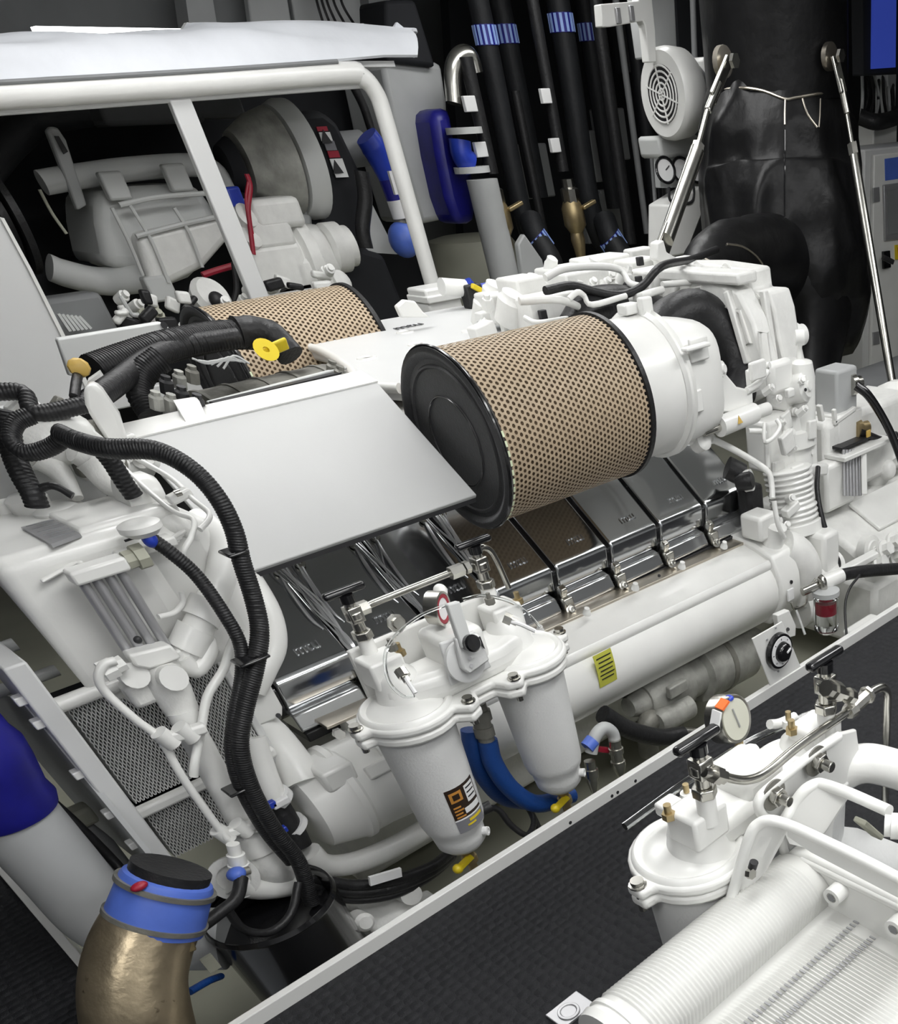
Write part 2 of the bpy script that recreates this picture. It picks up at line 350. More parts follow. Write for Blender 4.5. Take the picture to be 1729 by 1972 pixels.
# left end casting of the pipe
b = MB().lathe((.60, 2.55, .10), (1, 0, 0), [(0, .09), (.02, .125), (.12, .15), (.13, .158), (.15, .158), (.16, .15), (.32, .15)], 30)
EP('end_casting', b, 'white')
b = MB().box((.835, 2.425, .19), (.09, .03, .04), Matrix.Rotation(-.5, 3, 'X'))
EP('name_pad', b, 'white', bevel=.005)
EP('end_saddle', MB().box((.72, 2.50, .215), (.10, .14, .07)).box((.95, 2.56, .20), (.22, .18, .07)), 'white', bevel=.012)
EP('end_elbow', T([(480, 1385, 2.62), (525, 1425, 2.60), (562, 1470, 2.56), (585, 1510, 2.52)], 36, n=20), 'white')
EP('lower_rail', MB().bar(U(685, 1600, y=2.48), U(860, 1520, y=2.48), .04, .035), 'cast', bevel=.006)
EP('underslung_pipe', T([(595, 1640, 2.46), (625, 1665, 2.46), (680, 1662, 2.47), (760, 1630, 2.5), (830, 1590, 2.55)], 21, n=18), 'white')
# starter motor hidden in the shade of the pipe
st = thing('starter_motor', 'grimy grey starter motor in the shade under the long white pipe', 'motor', (2.05, 2.62, -.6))
pA = U(1235, 1350, y=2.55); pB = U(1455, 1240, y=2.62); ax = (pB - pA).normalized(); L = (pB - pA).length
build('body', MB().lathe(pA, ax, [(0, .07), (.04, .10), (L * .3, .105), (L * .31, .09), (L * .42, .09), (L * .43, .125), (L * .85, .125), (L * .86, .10), (L, .08)], 26), 'dirty', st)
build('solenoid', MB().lathe(pA + V((-.02, -.1, -.06)), ax, [(0, .04), (.02, .052), (.2, .052), (.22, .03)], 20), 'dirty', st)
build('band', MB().lathe(pA + ax * L * .6, ax, [(0, .13), (.03, .13)], 26), 'grime', st)
build('end_boss', MB().lathe(pA - ax * .08, ax, [(0, .04), (.06, .06), (.09, .06)], 16), 'dirty', st)
build('terminal_block', MB().box(pA + V((.1, -.12, .05)), (.1, .03, .05)), 'dirty', st, bevel=.006)
hp = thing('lubricating_hose', 'black rubber hose with metal end under the starter motor', 'hose', U(1270, 1410, y=2.45))
build('hose', T([(1160, 1375, 2.4), (1210, 1405, 2.38), (1270, 1420, 2.36), (1315, 1415, 2.35)], 17, n=14), 'rubber', hp)
build('end_fitting', T([(1310, 1412, 2.35), (1355, 1412, 2.33)], 11, n=10), 'steel', hp)
single('oil_hose', T([(1130, 1345, 2.6), (1200, 1330, 2.6), (1255, 1315, 2.58)], 13, n=12), 'rubber', 'black rubber hose feeding the grimy starter motor from the left', 'hose')
single('thick_elbow_hose', T([(1300, 1400, 2.5), (1262, 1385, 2.48), (1245, 1400, 2.48), (1250, 1450, 2.5)], 20, n=14), 'grime', 'dark bent hose below the starter motor body', 'hose')
# sloping side panel above the left covers
px0, px1 = .806, 1.535
EP('side_panel', MB().prism([(px0, 2.61, .757), (px0, 3.0, 1.026), (px0, 3.075, 1.044), (px0, 3.075, 1.034), (px0, 3.005, 1.014), (px0, 2.62, .745)], (px1 - px0, 0, 0)), 'panelgrey', bevel=.003)
EP('panel_lit_edge', MB().prism([(px0 - .002, 2.995, 1.0265), (px0 - .002, 3.078, 1.0475), (px0 - .002, 3.078, 1.043), (px0 - .002, 2.996, 1.022)], (px1 - px0 + .004, 0, 0)), 'white')  # whiter strip paints the light along the panel's top edge
EP('panel_seal', MB().box(((px0 + px1) / 2, 2.622, .742), (px1 - px0 - .01, .012, .012)), 'ink')
tb0 = U(395, 835, y=3.0)
EP('lifting_tab', MB().prism([U(340, 780, y=3.06), U(385, 773, y=3.06), U(410, 828, y=2.985), U(372, 836, y=2.985)], (0, .012, .012)).prism([U(340, 780, y=3.06), U(372, 836, y=2.985), U(372, 836, y=2.985) + V((0, .06, 0))], (.01, 0, 0)), 'white', bevel=.003)
# smooth top cover plate between the two air filters, with the maker's letters
tp = [U(a, b, z=.985) for a, b in ((556, 656), (735, 615), (880, 590), (1010, 572), (1100, 585), (1160, 640), (780, 742), (702, 736), (672, 702), (618, 672))]
top = EP('top_cover', MB().prism(tp, (0, 0, -.05)), 'panelwhite', bevel=.012, seg=3)
EP('cover_rim', MB().tube([V(p) + V((0, 0, .0)) for p in [U(a, b, z=.975) for a, b in ((556, 660), (618, 676), (668, 706), (700, 740), (770, 748))]], .016, n=10), 'white')
EP('valley_body', MB().box((2.25, 3.5, .70), (1.3, .9, .42)), 'cast', bevel=.03)
for px, py in ((706, 690), (803, 664), (905, 638), (985, 610), (780, 640)):
    c = U(px, py, z=.985); build('bolt_recess', MB().lathe(c, (0, 0, 1), [(0, .036), (.004, .034), (.005, .024), (.0, .02)], 24), 'white', top)
o = U(785, 628, z=.9885)
build('lettering', textmesh('mtu', .085, .0008, basis(o, (1, .02, 0), (-.15, 1, 0))), 'ink', top)
# dirty curved crank damper cowl behind the panel
cc = U(505, 745, y=3.42)
b = MB(); b.lathe((1.12, 3.46, .70), (1, 0, 0), [(0, .22), (.03, .29), (.08, .315), (.50, .315), (.56, .28), (.57, .1)], 44)
EP('cowl', b, 'grime')
for i in range(5):
    EP('cowl_rib', MB().lathe((1.17 + i * .1, 3.46, .70), (1, 0, 0), [(0, .319), (.012, .319)], 44), 'grime')
EP('cowl_gasket', MB().lathe((1.10, 3.46, .70), (1, 0, 0), [(0, .30), (.02, .33), (.03, .30)], 44), 'dirty')
# ============================================================ AIR FILTERS
def sleeve(x0, x1, y, z, R, pitch):
    """perforated metal sleeve: hexagonal cells with real round holes"""
    nth = int(2 * math.pi * R / pitch); nth -= nth % 2; pt = 2 * math.pi * R / nth; rows = int((x1 - x0) / (pt * .866)); dx = (x1 - x0) / rows
    mb = MB(); vs = []; fs = []; hr = pt * .34
    for i in range(rows):
        for j in range(nth):
            cu = x0 + dx * (i + .5); cv = (j + .5 * (i % 2)) * pt; base = len(vs)
            ring = []
            for k in range(6):
                a = math.pi / 3 * k + math.pi / 6 * 0
                # hexagon with vertices along x
                hx = cu + dx * (2 / 3) * math.cos(a); hv = cv + pt * .577 * math.sin(a)
                ring.append((hx, hv))
            for (hx, hv) in ring: vs.append((hx, hv, R))
            for k in range(6):
                a = math.pi / 3 * k; vs.append((cu + hr * math.cos(a), cv + hr * math.sin(a), R))
            for k in range(6):
                k2 = (k + 1) % 6; fs.append((base + k, base + k2, base + 6 + k2, base + 6 + k))
    P = [(min(max(a, x0), x1), y + r * math.cos(b / R), z + r * math.sin(b / R)) for a, b, r in vs]
    return mb.add(P, fs)
def air_filter(x0, x1, y, z, R, label):
    t = thing('air_filter', label, 'air filter', ((x0 + x1) / 2, y, z - R))
    sl_ = build('perforated_sleeve', sleeve(x0 + .02, x1 - .015, y, z, R, .0175), 'tan', t)
    build('pleated_core', MB().lathe((x0 + .02, y, z), (1, 0, 0), [(0, R * .965), (x1 - x0 - .04, R * .965)], 72), 'pleat', t)
    Rr = R * 1.03
    build('end_cap', MB().lathe((x0, y, z), (1, 0, 0), [(.012, 0), (.012, R * .50), (.008, R * .505), (.008, R * .52), (.012, R * .525), (.012, R * .8), (.006, R * .815), (.006, R * .835), (.012, R * .85), (.012, R * .9), (.002, R * .95), (0, R * .985), (.004, Rr), (.02, Rr * 1.005), (.03, R * 1.0)], 72, caps=False), 'discgrey', t)
    build('end_rim', MB().tube([V((x0 + .012, y + Rr * math.cos(a), z + Rr * math.sin(a))) for a in [2 * math.pi * i / 48 for i in range(48)]], .0065, n=8, sm=0, closed=True), 'blackgloss', t)
    for f in (.51, .825):
        build('groove', MB().tube([V((x0 + .0085, y + R * f * math.cos(a), z + R * f * math.sin(a))) for a in [2 * math.pi * i / 48 for i in range(48)]], .0022, n=6, sm=0, closed=True), 'blackgloss', t)
    build('seal_ring', MB().lathe((x1 - .02, y, z), (1, 0, 0), [(0, R * 1.0), (.002, Rr), (.02, Rr), (.022, R * .9)], 72), 'rubber', t)
    # pale print along the rim
    pb = MB()
    for i in range(12):
        a = math.radians(168 + i * 6); d = V((0, math.cos(a), math.sin(a)))
        tt = V((0, -math.sin(a), math.cos(a))); p = V((x0 + .024, y, z)) + d * (Rr * 1.006)
        pb.bar(p - tt * .008, p + tt * .008, .007, .001, up=d)
    build('rim_print', pb, 'stickergreen', t)
    return t
air_filter(1.560, 2.19, 2.70, .885, .243, 'large tan perforated air filter drum with a black end cap, nearest the camera')
air_filter(1.560, 2.19, 4.28, .885, .243, 'tan perforated air filter drum on the far side of the engine, below the white frame')
# housing that carries the near filter
IH = thing('intake_housing', 'white cast air intake housing clamped to the right end of the near air filter', 'intake housing', (2.45, 2.7, .65))
fy, fz = 2.70, .885
build('collar', MB().lathe((2.185, fy, fz), (1, 0, 0), [(0, .19), (.01, .205), (.12, .215), (.2, .218), (.21, .205), (.25, .2)], 44), 'white', IH)
build('clamp_band', MB().lathe((2.375, fy, fz), (1, 0, 0), [(0, .222), (.01, .234), (.012, .234), (.02, .225), (.03, .225), (.038, .234), (.048, .222)], 44), 'white', IH)
build('clamp_latch', MB().box((2.40, 2.66, 1.125), (.05, .03, .05)).box((2.36, 2.70, 1.12), (.07, .05, .03)), 'white', IH, bevel=.006)
def rr(x, k): # rounded box section in yz
    P = []
    for i in range(32):
        a = 2 * math.pi * i / 32; c, s_ = math.cos(a), math.sin(a); e = .55
        P.append((x, fy + .02 * 0 + k * .2 * math.copysign(abs(c) ** e, c), fz + k * .195 * math.copysign(abs(s_) ** e, s_)))
    return P
b = MB(); secs = [(2.415, .95), (2.43, .98), (2.52, .95), (2.585, .92), (2.615, .85), (2.63, .7)]
for x, k in secs: b.v += [V(p) for p in rr(x, k)]
for i in range(len(secs) - 1):
    for k in range(32): b.f.append((i * 32 + k, i * 32 + (k + 1) % 32, (i + 1) * 32 + (k + 1) % 32, (i + 1) * 32 + k))
b.f.append(tuple(range(32))); b.f.append(tuple(range(160, 192)))
build('snail_body', b, 'white', IH)
for px, py, w_ in ((1345, 672, .09), (1335, 775, .09)):
    c = U(px, py, y=fy - .2)
    build('raised_pad', MB().box(c, (w_, .014, .07)), 'white', IH, bevel=.005)
build('pad_lip', MB().box(U(1340, 668, y=2.47), (.12, .03, .012)), 'white', IH, bevel=.004)
build('outlet_arm', PG([(1378, 690), (1395, 715), (1420, 745), (1450, 752), (1452, 790), (1435, 798), (1385, 795), (1372, 740)], 2.60, .10), 'white', IH, bevel=.008)
build('arm_boss', MB().lathe(U(1383, 712, y=2.58), (.3, -1, .2), [(0, .026), (.02, .026), (.022, .016), (.03, .014)], 16), 'white', IH)
build('drain_stub', T([(1330, 800, 2.62), (1333, 850, 2.62)], 9, n=12), 'white', IH)
build('drain_elbow', T([(1290, 830, 2.6), (1350, 838, 2.62)], 13, n=12), 'white', IH)
# valve lever and rod below the housing
lv = thing('linkage_lever', 'white linkage lever and clevis under the intake housing', 'lever', U(1330, 855, y=2.62))
build('lever', T([(1285, 852, 2.62), (1320, 848, 2.62), (1372, 845, 2.64)], 9, n=10), 'white', lv)
build('hub', MB().lathe(U(1350, 850, y=2.6), (0, -1, .4), [(-.03, .035), (.02, .035), (.03, .02)], 14), 'cast', lv)
build('pin', MB().cyl(U(1290, 845, y=2.6), U(1300, 862, y=2.6), .01, n=10), 'white', lv)
# ============================================================ BIG RUBBER DUCTS
single('intake_duct', T([(1275, 690, 3.0), (1262, 650, 3.05), (1290, 622, 3.1), (1340, 610, 3.1), (1390, 640, 3.05), (1418, 690, 3.0), (1425, 735, 2.95), (1405, 780, 2.9)], [30, 36, 40, 44, 44, 42, 40, 30], n=26, sm=6), 'rubber', 'fat black rubber air duct arching behind the white intake housing', 'duct')
single('cross_duct', T([(1110, 640, 3.12), (1135, 605, 3.12), (1180, 592, 3.15), (1240, 600, 3.2), (1290, 620, 3.3)], 36, n=22, sm=5), 'rubber', 'black rubber duct between the near air filter and the white brake lines', 'duct')
# ============================================================ GEAR END OF THE ENGINE
GH = thing('flywheel_housing', 'white stepped cast flywheel housing at the right end of the engine', 'engine housing', (3.35, 3.3, 0))
hp_ = [(1245, 520), (1290, 508), (1360, 508), (1443, 520), (1448, 560), (1480, 562), (1492, 600), (1500, 650), (1512, 700), (1520, 760), (1530, 830), (1470, 850), (1420, 800), (1370, 700), (1300, 640), (1250, 640)]
build('rear_plate', MB().prism([U(a, b, x=3.30) for a, b in hp_], (.14, 0, 0)), 'cast', GH, bevel=.012)
hp2 = [(1255, 545), (1350, 532), (1420, 560), (1450, 620), (1468, 690), (1480, 760), (1440, 780), (1400, 690), (1340, 620), (1260, 640)]
build('front_web', MB().prism([U(a, b, x=3.16) for a, b in hp2], (.1, 0, 0)), 'cast', GH, bevel=.015)
for px, py in ((1345, 508), (1300, 515), (1400, 512), (1462, 575), (1478, 640)):
    bolt(U(px, py + 8, x=3.29), (-1, 0, 0), .016, .03, GH, 'cast')
build('web_rib', MB().bar(U(1300, 540, x=3.15), U(1300, 620, x=3.15), .03, .03), 'cast', GH, bevel=.006)
build('web_rib', MB().bar(U(1400, 560, x=3.15), U(1440, 700, x=3.15), .03, .03), 'cast', GH, bevel=.006)
for i in range(9):
    px = 1458 + i * 8; py = 575 + i * 31
    bolt(U(px, py, x=3.29), (-1, 0, 0), .012, .025, GH, 'cast')
for pts in (((1310, 560), (1350, 553), (1365, 600), (1330, 612)), ((1395, 590), (1425, 600), (1445, 660), (1420, 672)), ((1462, 640), (1480, 640), (1488, 700), (1468, 704))):
    build('recess_rim', MB().tube([U(a, b, x=3.155) for a, b in pts], .008, n=8, sm=0, closed=True), 'cast', GH)
build('casting_rib', MB().bar(U(1470, 560, x=3.27), U(1500, 760, x=3.27), .03, .03), 'cast', GH, bevel=.006)
build('top_ridge', MB().bar(U(1270, 525, x=3.2), U(1440, 535, x=3.2), .12, .04), 'cast', GH, bevel=.01)
# cluster of castings between filter and struts
TC = thing('fuel_pump_cluster', 'cluster of white fuel pumps and castings behind the near air filter', 'pump', (2.7, 3.4, .7))
def tcb(px, py, y, d, m='cast', bev=.01, nm='pump_body', rot=None): return build(nm, PB(px, py, y, d, rot), m, TC, bevel=bev)
tcb(1050, 600, 3.35, (.26, .16, .12)); tcb(1010, 575, 3.45, (.14, .14, .14)); tcb(1115, 552, 3.6, (.24, .15, .12))
tcb(1090, 545, 3.75, (.22, .14, .12)); tcb(1160, 530, 3.75, (.25, .14, .14)); tcb(1185, 540, 3.7, (.26, .15, .12))
tcb(965, 590, 3.6, (.16, .12, .1)); tcb(1230, 535, 3.6, (.18, .12, .14)); tcb(1265, 570, 3.45, (.2, .14, .2))
tcb(1300, 535, 3.7, (.3, .14, .14)); tcb(1230, 500, 3.85, (.14, .06, .09)); tcb(1245, 492, 3.9, (.1, .06, .04), nm='valve_knob')
for px, py, y, r in ((1030, 560, 3.45, .05), (985, 590, 3.4, .055), (950, 570, 3.65, .045), (930, 595, 3.65, .04), (1140, 520, 3.7, .03), (1060, 520, 3.75, .03), (1260, 545, 3.4, .03)):
    build('pump_head', MB().lathe(U(px, py, y=y), (.2, -.5, 1), [(-.06, r), (.02, r), (.03, r * .8), (.045, r * .75), (.05, r * .5)], 20), 'cast', TC)
for px, py in ((1045, 606), (1230, 540), (1204, 552), (1232, 503)):
    build('socket_plug', MB().box(U(px, py, y=3.25 if px < 1100 else 3.4), (.03, .02, .03)), 'ink', TC, bevel=.003)
rn = random.Random(5)
for i in range(34):
    px = rn.uniform(925, 1290); py = 640 - (px - 925) * .2 - rn.uniform(0, 60) + (0 if px < 1180 else -5); y = 3.35 + rn.uniform(0, .3)
    c = U(px, py, y=y); ax = V((rn.uniform(-.4, .4), rn.uniform(-1, 0), rn.uniform(.2, 1)))
    if i % 3: build('cap_nut', MB().lathe(c, ax, [(-.03, .018), (.01, .018), (.011, .012), (.025, .012)], 6 if i % 2 else 14), 'white', TC)
    else: build('bracket', MB().box(c, (rn.uniform(.04, .1), rn.uniform(.02, .06), rn.uniform(.03, .07)), Matrix.Rotation(rn.uniform(-.5, .5), 3, 'Y')), 'white', TC, bevel=.006)
# pale fuel lines over the cluster
def line(pts, r, label, m='white', name='fuel_line', n=10, sm=4, **k): return single(name, T(pts, r, n=n, sm=sm), m, label, 'pipe', **k)
line([(1050, 535, 3.2), (1085, 518, 3.2), (1150, 513, 3.2), (1195, 520, 3.2), (1212, 545, 3.15), (1232, 552, 3.08)], 6, 'uppermost white fuel line arching along the back of the pump cluster')
line([(1000, 580, 3.02), (1080, 578, 3.0), (1145, 603, 3.2), (1185, 590, 3.2), (1240, 568, 3.0), (1275, 558, 3.02)], 6, 'white fuel line dipping in a shallow vee behind the near air filter')
line([(1095, 576, 3.02), (1112, 563, 3.02), (1125, 570, 3.02), (1140, 587, 3.0), (1205, 570, 3.02)], 5, 'short white fuel line with a raised bend above the vee shaped one')
line([(1010, 612, 3.2), (1035, 622, 3.15), (1085, 615, 3.1), (1110, 612, 3.15)], 5, 'thin white line touching the top rim of the near air filter')
line([(1236, 575, 3.2), (1237, 600, 3.15), (1236, 640, 3.1)], 5, 'short upright white pipe above the filter clamp')
line([(1275, 548, 3.2), (1330, 545, 3.2), (1345, 560, 3.2), (1362, 568, 3.15), (1395, 600, 3.1), (1445, 660, 3.0), (1468, 690, 2.95), (1476, 720, 2.9)], 5, 'long white line running down the flywheel housing face')
single('sensor_cable', T([(1050, 560, 3.08), (1100, 550, 3.1), (1140, 560, 3.08), (1180, 568, 3.06), (1210, 565, 3.05), (1240, 548, 3.05), (1275, 512, 3.08), (1330, 500, 3.4), (1380, 480, 3.6)], 7, n=10), 'rubber', 'black cable sleeve running from the pumps to the foot of the left exhaust strut', 'cable')
# camera side bits on top plate: lifting eye and blue valve
le = thing('lifting_eye', 'white rounded lifting eye standing on the top cover near the frame post', 'lifting eye', U(790, 600, y=3.9))
build('eye_plate', PG([(765, 590), (780, 577), (800, 580), (815, 600), (830, 612), (775, 612)], 3.9, .03), 'white', le, bevel=.006)
pf = thing('post_foot', 'white socket block at the foot of the right frame post', 'bracket', U(845, 600, y=4.6))
build('block', MB().box(U(842, 590, y=4.55), (.18, .16, .16)), 'white', pf, bevel=.01)
build('lip', MB().box(U(842, 570, y=4.55), (.22, .18, .03)), 'white', pf, bevel=.006)
bv = thing('ball_valve', 'small white valve with blue ends and a yellow lever behind the top cover', 'valve', U(905, 560, y=4.2))
build('body', T([(850, 552, 4.2), (895, 555, 4.2)], 14, n=14), 'white', bv)
build('blue_ring', T([(896, 548, 4.2), (903, 556, 4.2)], 15, n=14), 'blue', bv, label='blue rings')
build('blue_ring', T([(922, 558, 4.2), (938, 555, 4.2)], 9, n=14), 'blue', bv)
build('core', PB(910, 570, 4.18, (.09, .06, .09)), 'rubber', bv, bevel=.01)
build('lever', PB(920, 556, 4.12, (.06, .02, .02), Matrix.Rotation(.5, 3, 'Y')), 'yellow', bv, bevel=.003)
# ============================================================ RIGHT SIDE STACK BELOW THE HOUSING
RS = thing('turbo_stack', 'white stack of valve bodies and bellows at the right end of the long pipe', 'engine fitting', (3.0, 2.6, .1))
def rs(nm, mb, m='white', bev=.008, **k): return build(nm, mb, m, RS, bevel=bev, **k)
rs('valve_block', PB(1520, 740, 2.75, (.18, .14, .17)), bev=.015)
rs('valve_lug', PB(1500, 725, 2.68, (.14, .05, .12)), bev=.02)
rs('round_cover', MB().lathe(U(1550, 745, y=2.62), (.25, -1, .25), [(-.08, .055), (0, .055), (.005, .045), (.015, .04), (.017, .02), (.025, .018)], 24), bev=0)
rs('cover_hole', MB().cyl(U(1551, 750, y=2.585), U(1551, 751, y=2.578), .006, n=10), 'ink', bev=0)
rs('pillar', MB().lathe(U(1545, 725, y=2.66), (0, 0, 1), [(-.22, .05), (0, .055), (.05, .045), (.06, .03)], 20), bev=0)
rs('rod', T([(1540, 655, 2.7), (1538, 700, 2.7)], 5, n=10), bev=0)
rs('rod_eye', MB().lathe(U(1540, 650, y=2.66), (1, -1, 0), [(-.02, .028), (.02, .028)], 16), bev=.004)
rs('governor_drum', MB().lathe(U(1500, 655, y=2.9), (1, -.1, 0), [(0, .06), (.07, .06), (.075, .05), (.11, .05), (.115, .04), (.15, .04)], 22), bev=0)
rs('mid_casting', MB().lathe(U(1515, 800, y=2.74), (0, -.1, -1), [(0, .10), (.05, .10), (.06, .12), (.12, .12), (.13, .10), (.34, .095)], 26), bev=0)
rs('mid_box', PB(1490, 850, 2.72, (.22, .14, .20)), bev=.015)
rs('side_shelf', PB(1530, 900, 2.72, (.26, .2, .05), Matrix.Rotation(.2, 3, 'Y')), bev=.01)
rs('neck', PB(1550, 860, 2.68, (.09, .09, .22)), bev=.02)
pa, pb_ = U(1515, 900, y=2.62), U(1533, 1012, y=2.58)
pr_ = []; LB = (pb_ - pa).length; nr = 11
for i in range(nr * 4 + 1):
    d = LB * i / (nr * 4); pr_.append((d, .102 + (.008 if i % 4 in (1, 2) else -.005) - (.0 if i < 16 or i > 26 else .006)))
rs('bellows', MB().lathe(pa, pb_ - pa, pr_, 36), bev=0, ang=70)
rs('bellows_flange', MB().lathe(pb_, pb_ - pa, [(-.02, .118), (.03, .118)], 30), bev=.004)
rs('elbow', T([(1505, 1055, 2.5), (1530, 1070, 2.48), (1545, 1100, 2.47), (1535, 1150, 2.5)], [34, 38, 38, 34], n=24), 'cast', bev=0)
rs('elbow_boss', MB().lathe(U(1490, 1030, y=2.5), (.1, -.3, 1), [(-.08, .05), (.04, .05), (.05, .035)], 18), bev=0)
rs('flange_block', PB(1462, 1010, 2.55, (.12, .12, .1)), bev=.015)
rs('flange_block', PB(1570, 1060, 2.5, (.12, .2, .2)), bev=.02)
rs('lower_drum', MB().lathe(U(1530, 1170, y=2.5), (1, 0, 0), [(0, .10), (.12, .10), (.13, .085), (.2, .085)], 26), bev=0)
rs('side_boss', T([(1560, 1120, 2.45), (1610, 1080, 2.45)], 22, n=18), 'cast', bev=0)
rs('corner_pad', PB(1522, 1145, 2.38, (.04, .01, .05)), 'paper', bev=.002)
rn = random.Random(11)
for i in range(40):
    px = rn.uniform(1440, 1570); py = rn.uniform(700, 1060); 
    if px < 1470 and 780 < py < 1000: px += 60
    y = 2.68 - (py - 700) * .0003 + rn.uniform(-.1, .02); c = U(px, py, y=y); ax = V((rn.uniform(-.5, .5), -1, rn.uniform(0, .8)))
    if i % 3: rs('cap_nut', MB().lathe(c, ax, [(-.03, .016), (.01, .016), (.011, .011), (.022, .011)], 6 if i % 2 else 12), bev=0)
    else: rs('bracket', MB().box(c, (rn.uniform(.03, .09), rn.uniform(.02, .05), rn.uniform(.03, .08)), Matrix.Rotation(rn.uniform(-.5, .5), 3, 'Y')), 'cast', bev=.006)
line([(1438, 752, 2.6), (1460, 738, 2.6), (1478, 715, 2.6)], 6, 'short white pipe from the intake arm up to the valve block')
line([(1370, 845, 2.62), (1420, 870, 2.6), (1475, 905, 2.52), (1485, 930, 2.5), (1487, 960, 2.48)], 6, 'white pipe bending down from the lever to the bellows')
line([(1440, 830, 2.56), (1470, 832, 2.55), (1475, 850, 2.55), (1478, 900, 2.55)], 5, 'white pipe hooked over the middle casting')
line([(1490, 965, 2.44), (1498, 1010, 2.42), (1510, 1035, 2.42)], 5, 'thin white pipe in front of the bellows')
line([(1472, 815, 2.5), (1472, 850, 2.48), (1490, 842, 2.48), (1502, 822, 2.5), (1495, 808, 2.52)], 4, 'thin white wire loop beside the actuator cylinder')
ac = thing('actuator_cylinder', 'white cylinder with a small warning triangle right of the intake housing', 'actuator', U(1430, 810, y=2.56))
build('cylinder', T([(1385, 822, 2.56), (1452, 795, 2.58)], 17, n=20, sm=0), 'white', ac)
build('nose', T([(1450, 797, 2.58), (1478, 787, 2.6)], 11, n=14, sm=0), 'white', ac)
build('rod_end', T([(1355, 835, 2.56), (1388, 822, 2.56)], 6, n=10, sm=0), 'steel', ac)
c = U(1414, 814, y=2.56) + V((0, -.032, .012)); build('warning_triangle', MB().prism([c + V((-.014, 0, -.01)), c + V((.014, 0, -.01)), c + V((0, .008, .016))], (0, -.002, 0)), 'amber', ac)
rc = thing('sensor_plug', 'black round sensor plug at the right end of the valve covers', 'sensor', U(1450, 920, y=2.62))
build('plug', MB().lathe(U(1445, 925, y=2.6), (.5, -1, .2), [(-.06, .035), (0, .035), (.01, .028)], 20), 'rubber', rc)
build('collar', MB().lathe(U(1442, 925, y=2.62), (.5, -1, .2), [(-.02, .042), (.012, .042)], 20), 'white', rc)
build('socket', T([(1400, 900, 2.7), (1430, 915, 2.66)], 20, n=14), 'rubber', rc)
build('tail', PB(1445, 965, 2.66, (.1, .08, .14)), 'rubber', rc, bevel=.02)
single('relay_hose', T([(1575, 900, 2.6), (1573, 940, 2.55), (1580, 985, 2.5), (1592, 1025, 2.46), (1605, 1033, 2.46), (1602, 1050, 2.46), (1595, 1058, 2.46)], 5, n=10), 'rubber', 'thin black hose hanging right of the white bellows', 'hose')
single('rubber_plug', MB().lathe(U(1600, 1085, y=2.44), (1, -.3, 0), [(0, .03), (.02, .042), (.03, .04), (.04, .02)], 18), 'rubber', 'small black rubber plug right of the lower elbow', 'plug')
# ============================================================ EXHAUST LAGGING, STRUTS
from mathutils import noise as mn
from mathutils.bvhtree import BVHTree
def crumple(mb, amp, sc, seed=0, stretch=(1, 1, 1)):
    for i, p in enumerate(mb.v):
        q = V((p.x * stretch[0], p.y * stretch[1], p.z * stretch[2])) * sc + V((seed, 0, 0))
        mb.v[i] = p + (mn.noise_vector(q) + .5 * mn.noise_vector(q * 2.3)) * amp
    return mb
def onto(mb, pts, lift=.004):
    t = BVHTree.FromPolygons(mb.v, [list(f) for f in mb.f]); P = []
    for px, py in pts:
        d = ray(px, py).normalized(); h = t.ray_cast(CAM, d)
        if h[0] is not None: P.append(h[0] - d * lift)
    return P
EX = thing('exhaust_duct', 'huge exhaust duct wrapped in crinkled black lagging beside the two steel struts', 'exhaust duct', (4.9, 4.3, -.3))
up = MB().lathe(U(1497, 175, y=4.35) + V((0, 0, -.06)), (0, 0, 1), [(0, .36), (.02, .40), (.1, .405), (.5, .405), (.52, .41), (.54, .405), (.95, .405)], 48)
build('upper_duct', up, 'blackgloss' if 0 else 'lagging', EX)
body = T([(1497, 165, 4.35), (1497, 240, 4.35), (1500, 330, 4.35), (1508, 430, 4.3), (1535, 520, 4.25), (1560, 600, 4.2), (1565, 680, 4.15)], [125, 141, 148, 152, 142, 118, 78], n=96, sm=14)
crumple(body, .022, 2.6, 3, (1, 1, .55))
def folds(mb, amp, ax, sc, seed):
    for i, p in enumerate(mb.v):
        w = V((p.x + .35 * p.z, p.y, p.z * .35 - p.x * .5)) * sc; n_ = mn.noise(w + V((seed, 0, 0))); r_ = (1 - abs(n_) * 2.2)
        d = V((p.x - ax[0], p.y - ax[1], 0)); d.normalize() if d.length > 0 else 0; mb.v[i] = p + d * amp * max(-.5, r_) * (.5 + .5 * mn.noise(p * 1.3))
folds(body, .05, (4.85, 4.35), 3.2, 2); folds(body, .02, (4.85, 4.35), 7, 5)
build('lagging', body, 'lagging', EX, ang=80)
elb = T([(1500, 505, 4.1), (1440, 495, 4.0), (1390, 500, 3.9), (1360, 530, 3.8), (1350, 570, 3.7)], [70, 62, 55, 50, 46], n=60, sm=10); crumple(elb, .012, 4, 1); 
build('lagging_elbow', elb, 'lagging', EX, ang=80)
sk2 = T([(1545, 520, 4.1), (1560, 600, 4.05), (1555, 700, 4.0), (1550, 800, 3.9)], [90, 80, 62, 40], n=60, sm=10); crumple(sk2, .015, 4, 5, (1, 1, .4)); build('lagging_skirt', sk2, 'lagging', EX, ang=80)
for pts, r in (([(1392, 172), (1430, 169), (1470, 175), (1510, 190), (1530, 188), (1560, 183), (1580, 180), (1600, 182)], .006),
               ([(1512, 190), (1511, 215), (1511, 240)], .005), ([(1545, 190), (1555, 220), (1573, 245)], .006), ([(1580, 190), (1579, 220), (1577, 245)], .004),
               ):
    P = onto(body, pts)
    if len(P) > 2: build('seam_cord', MB().tube(P, r, n=8, sm=3), 'brass' if 0 else 'steelstrip', EX)
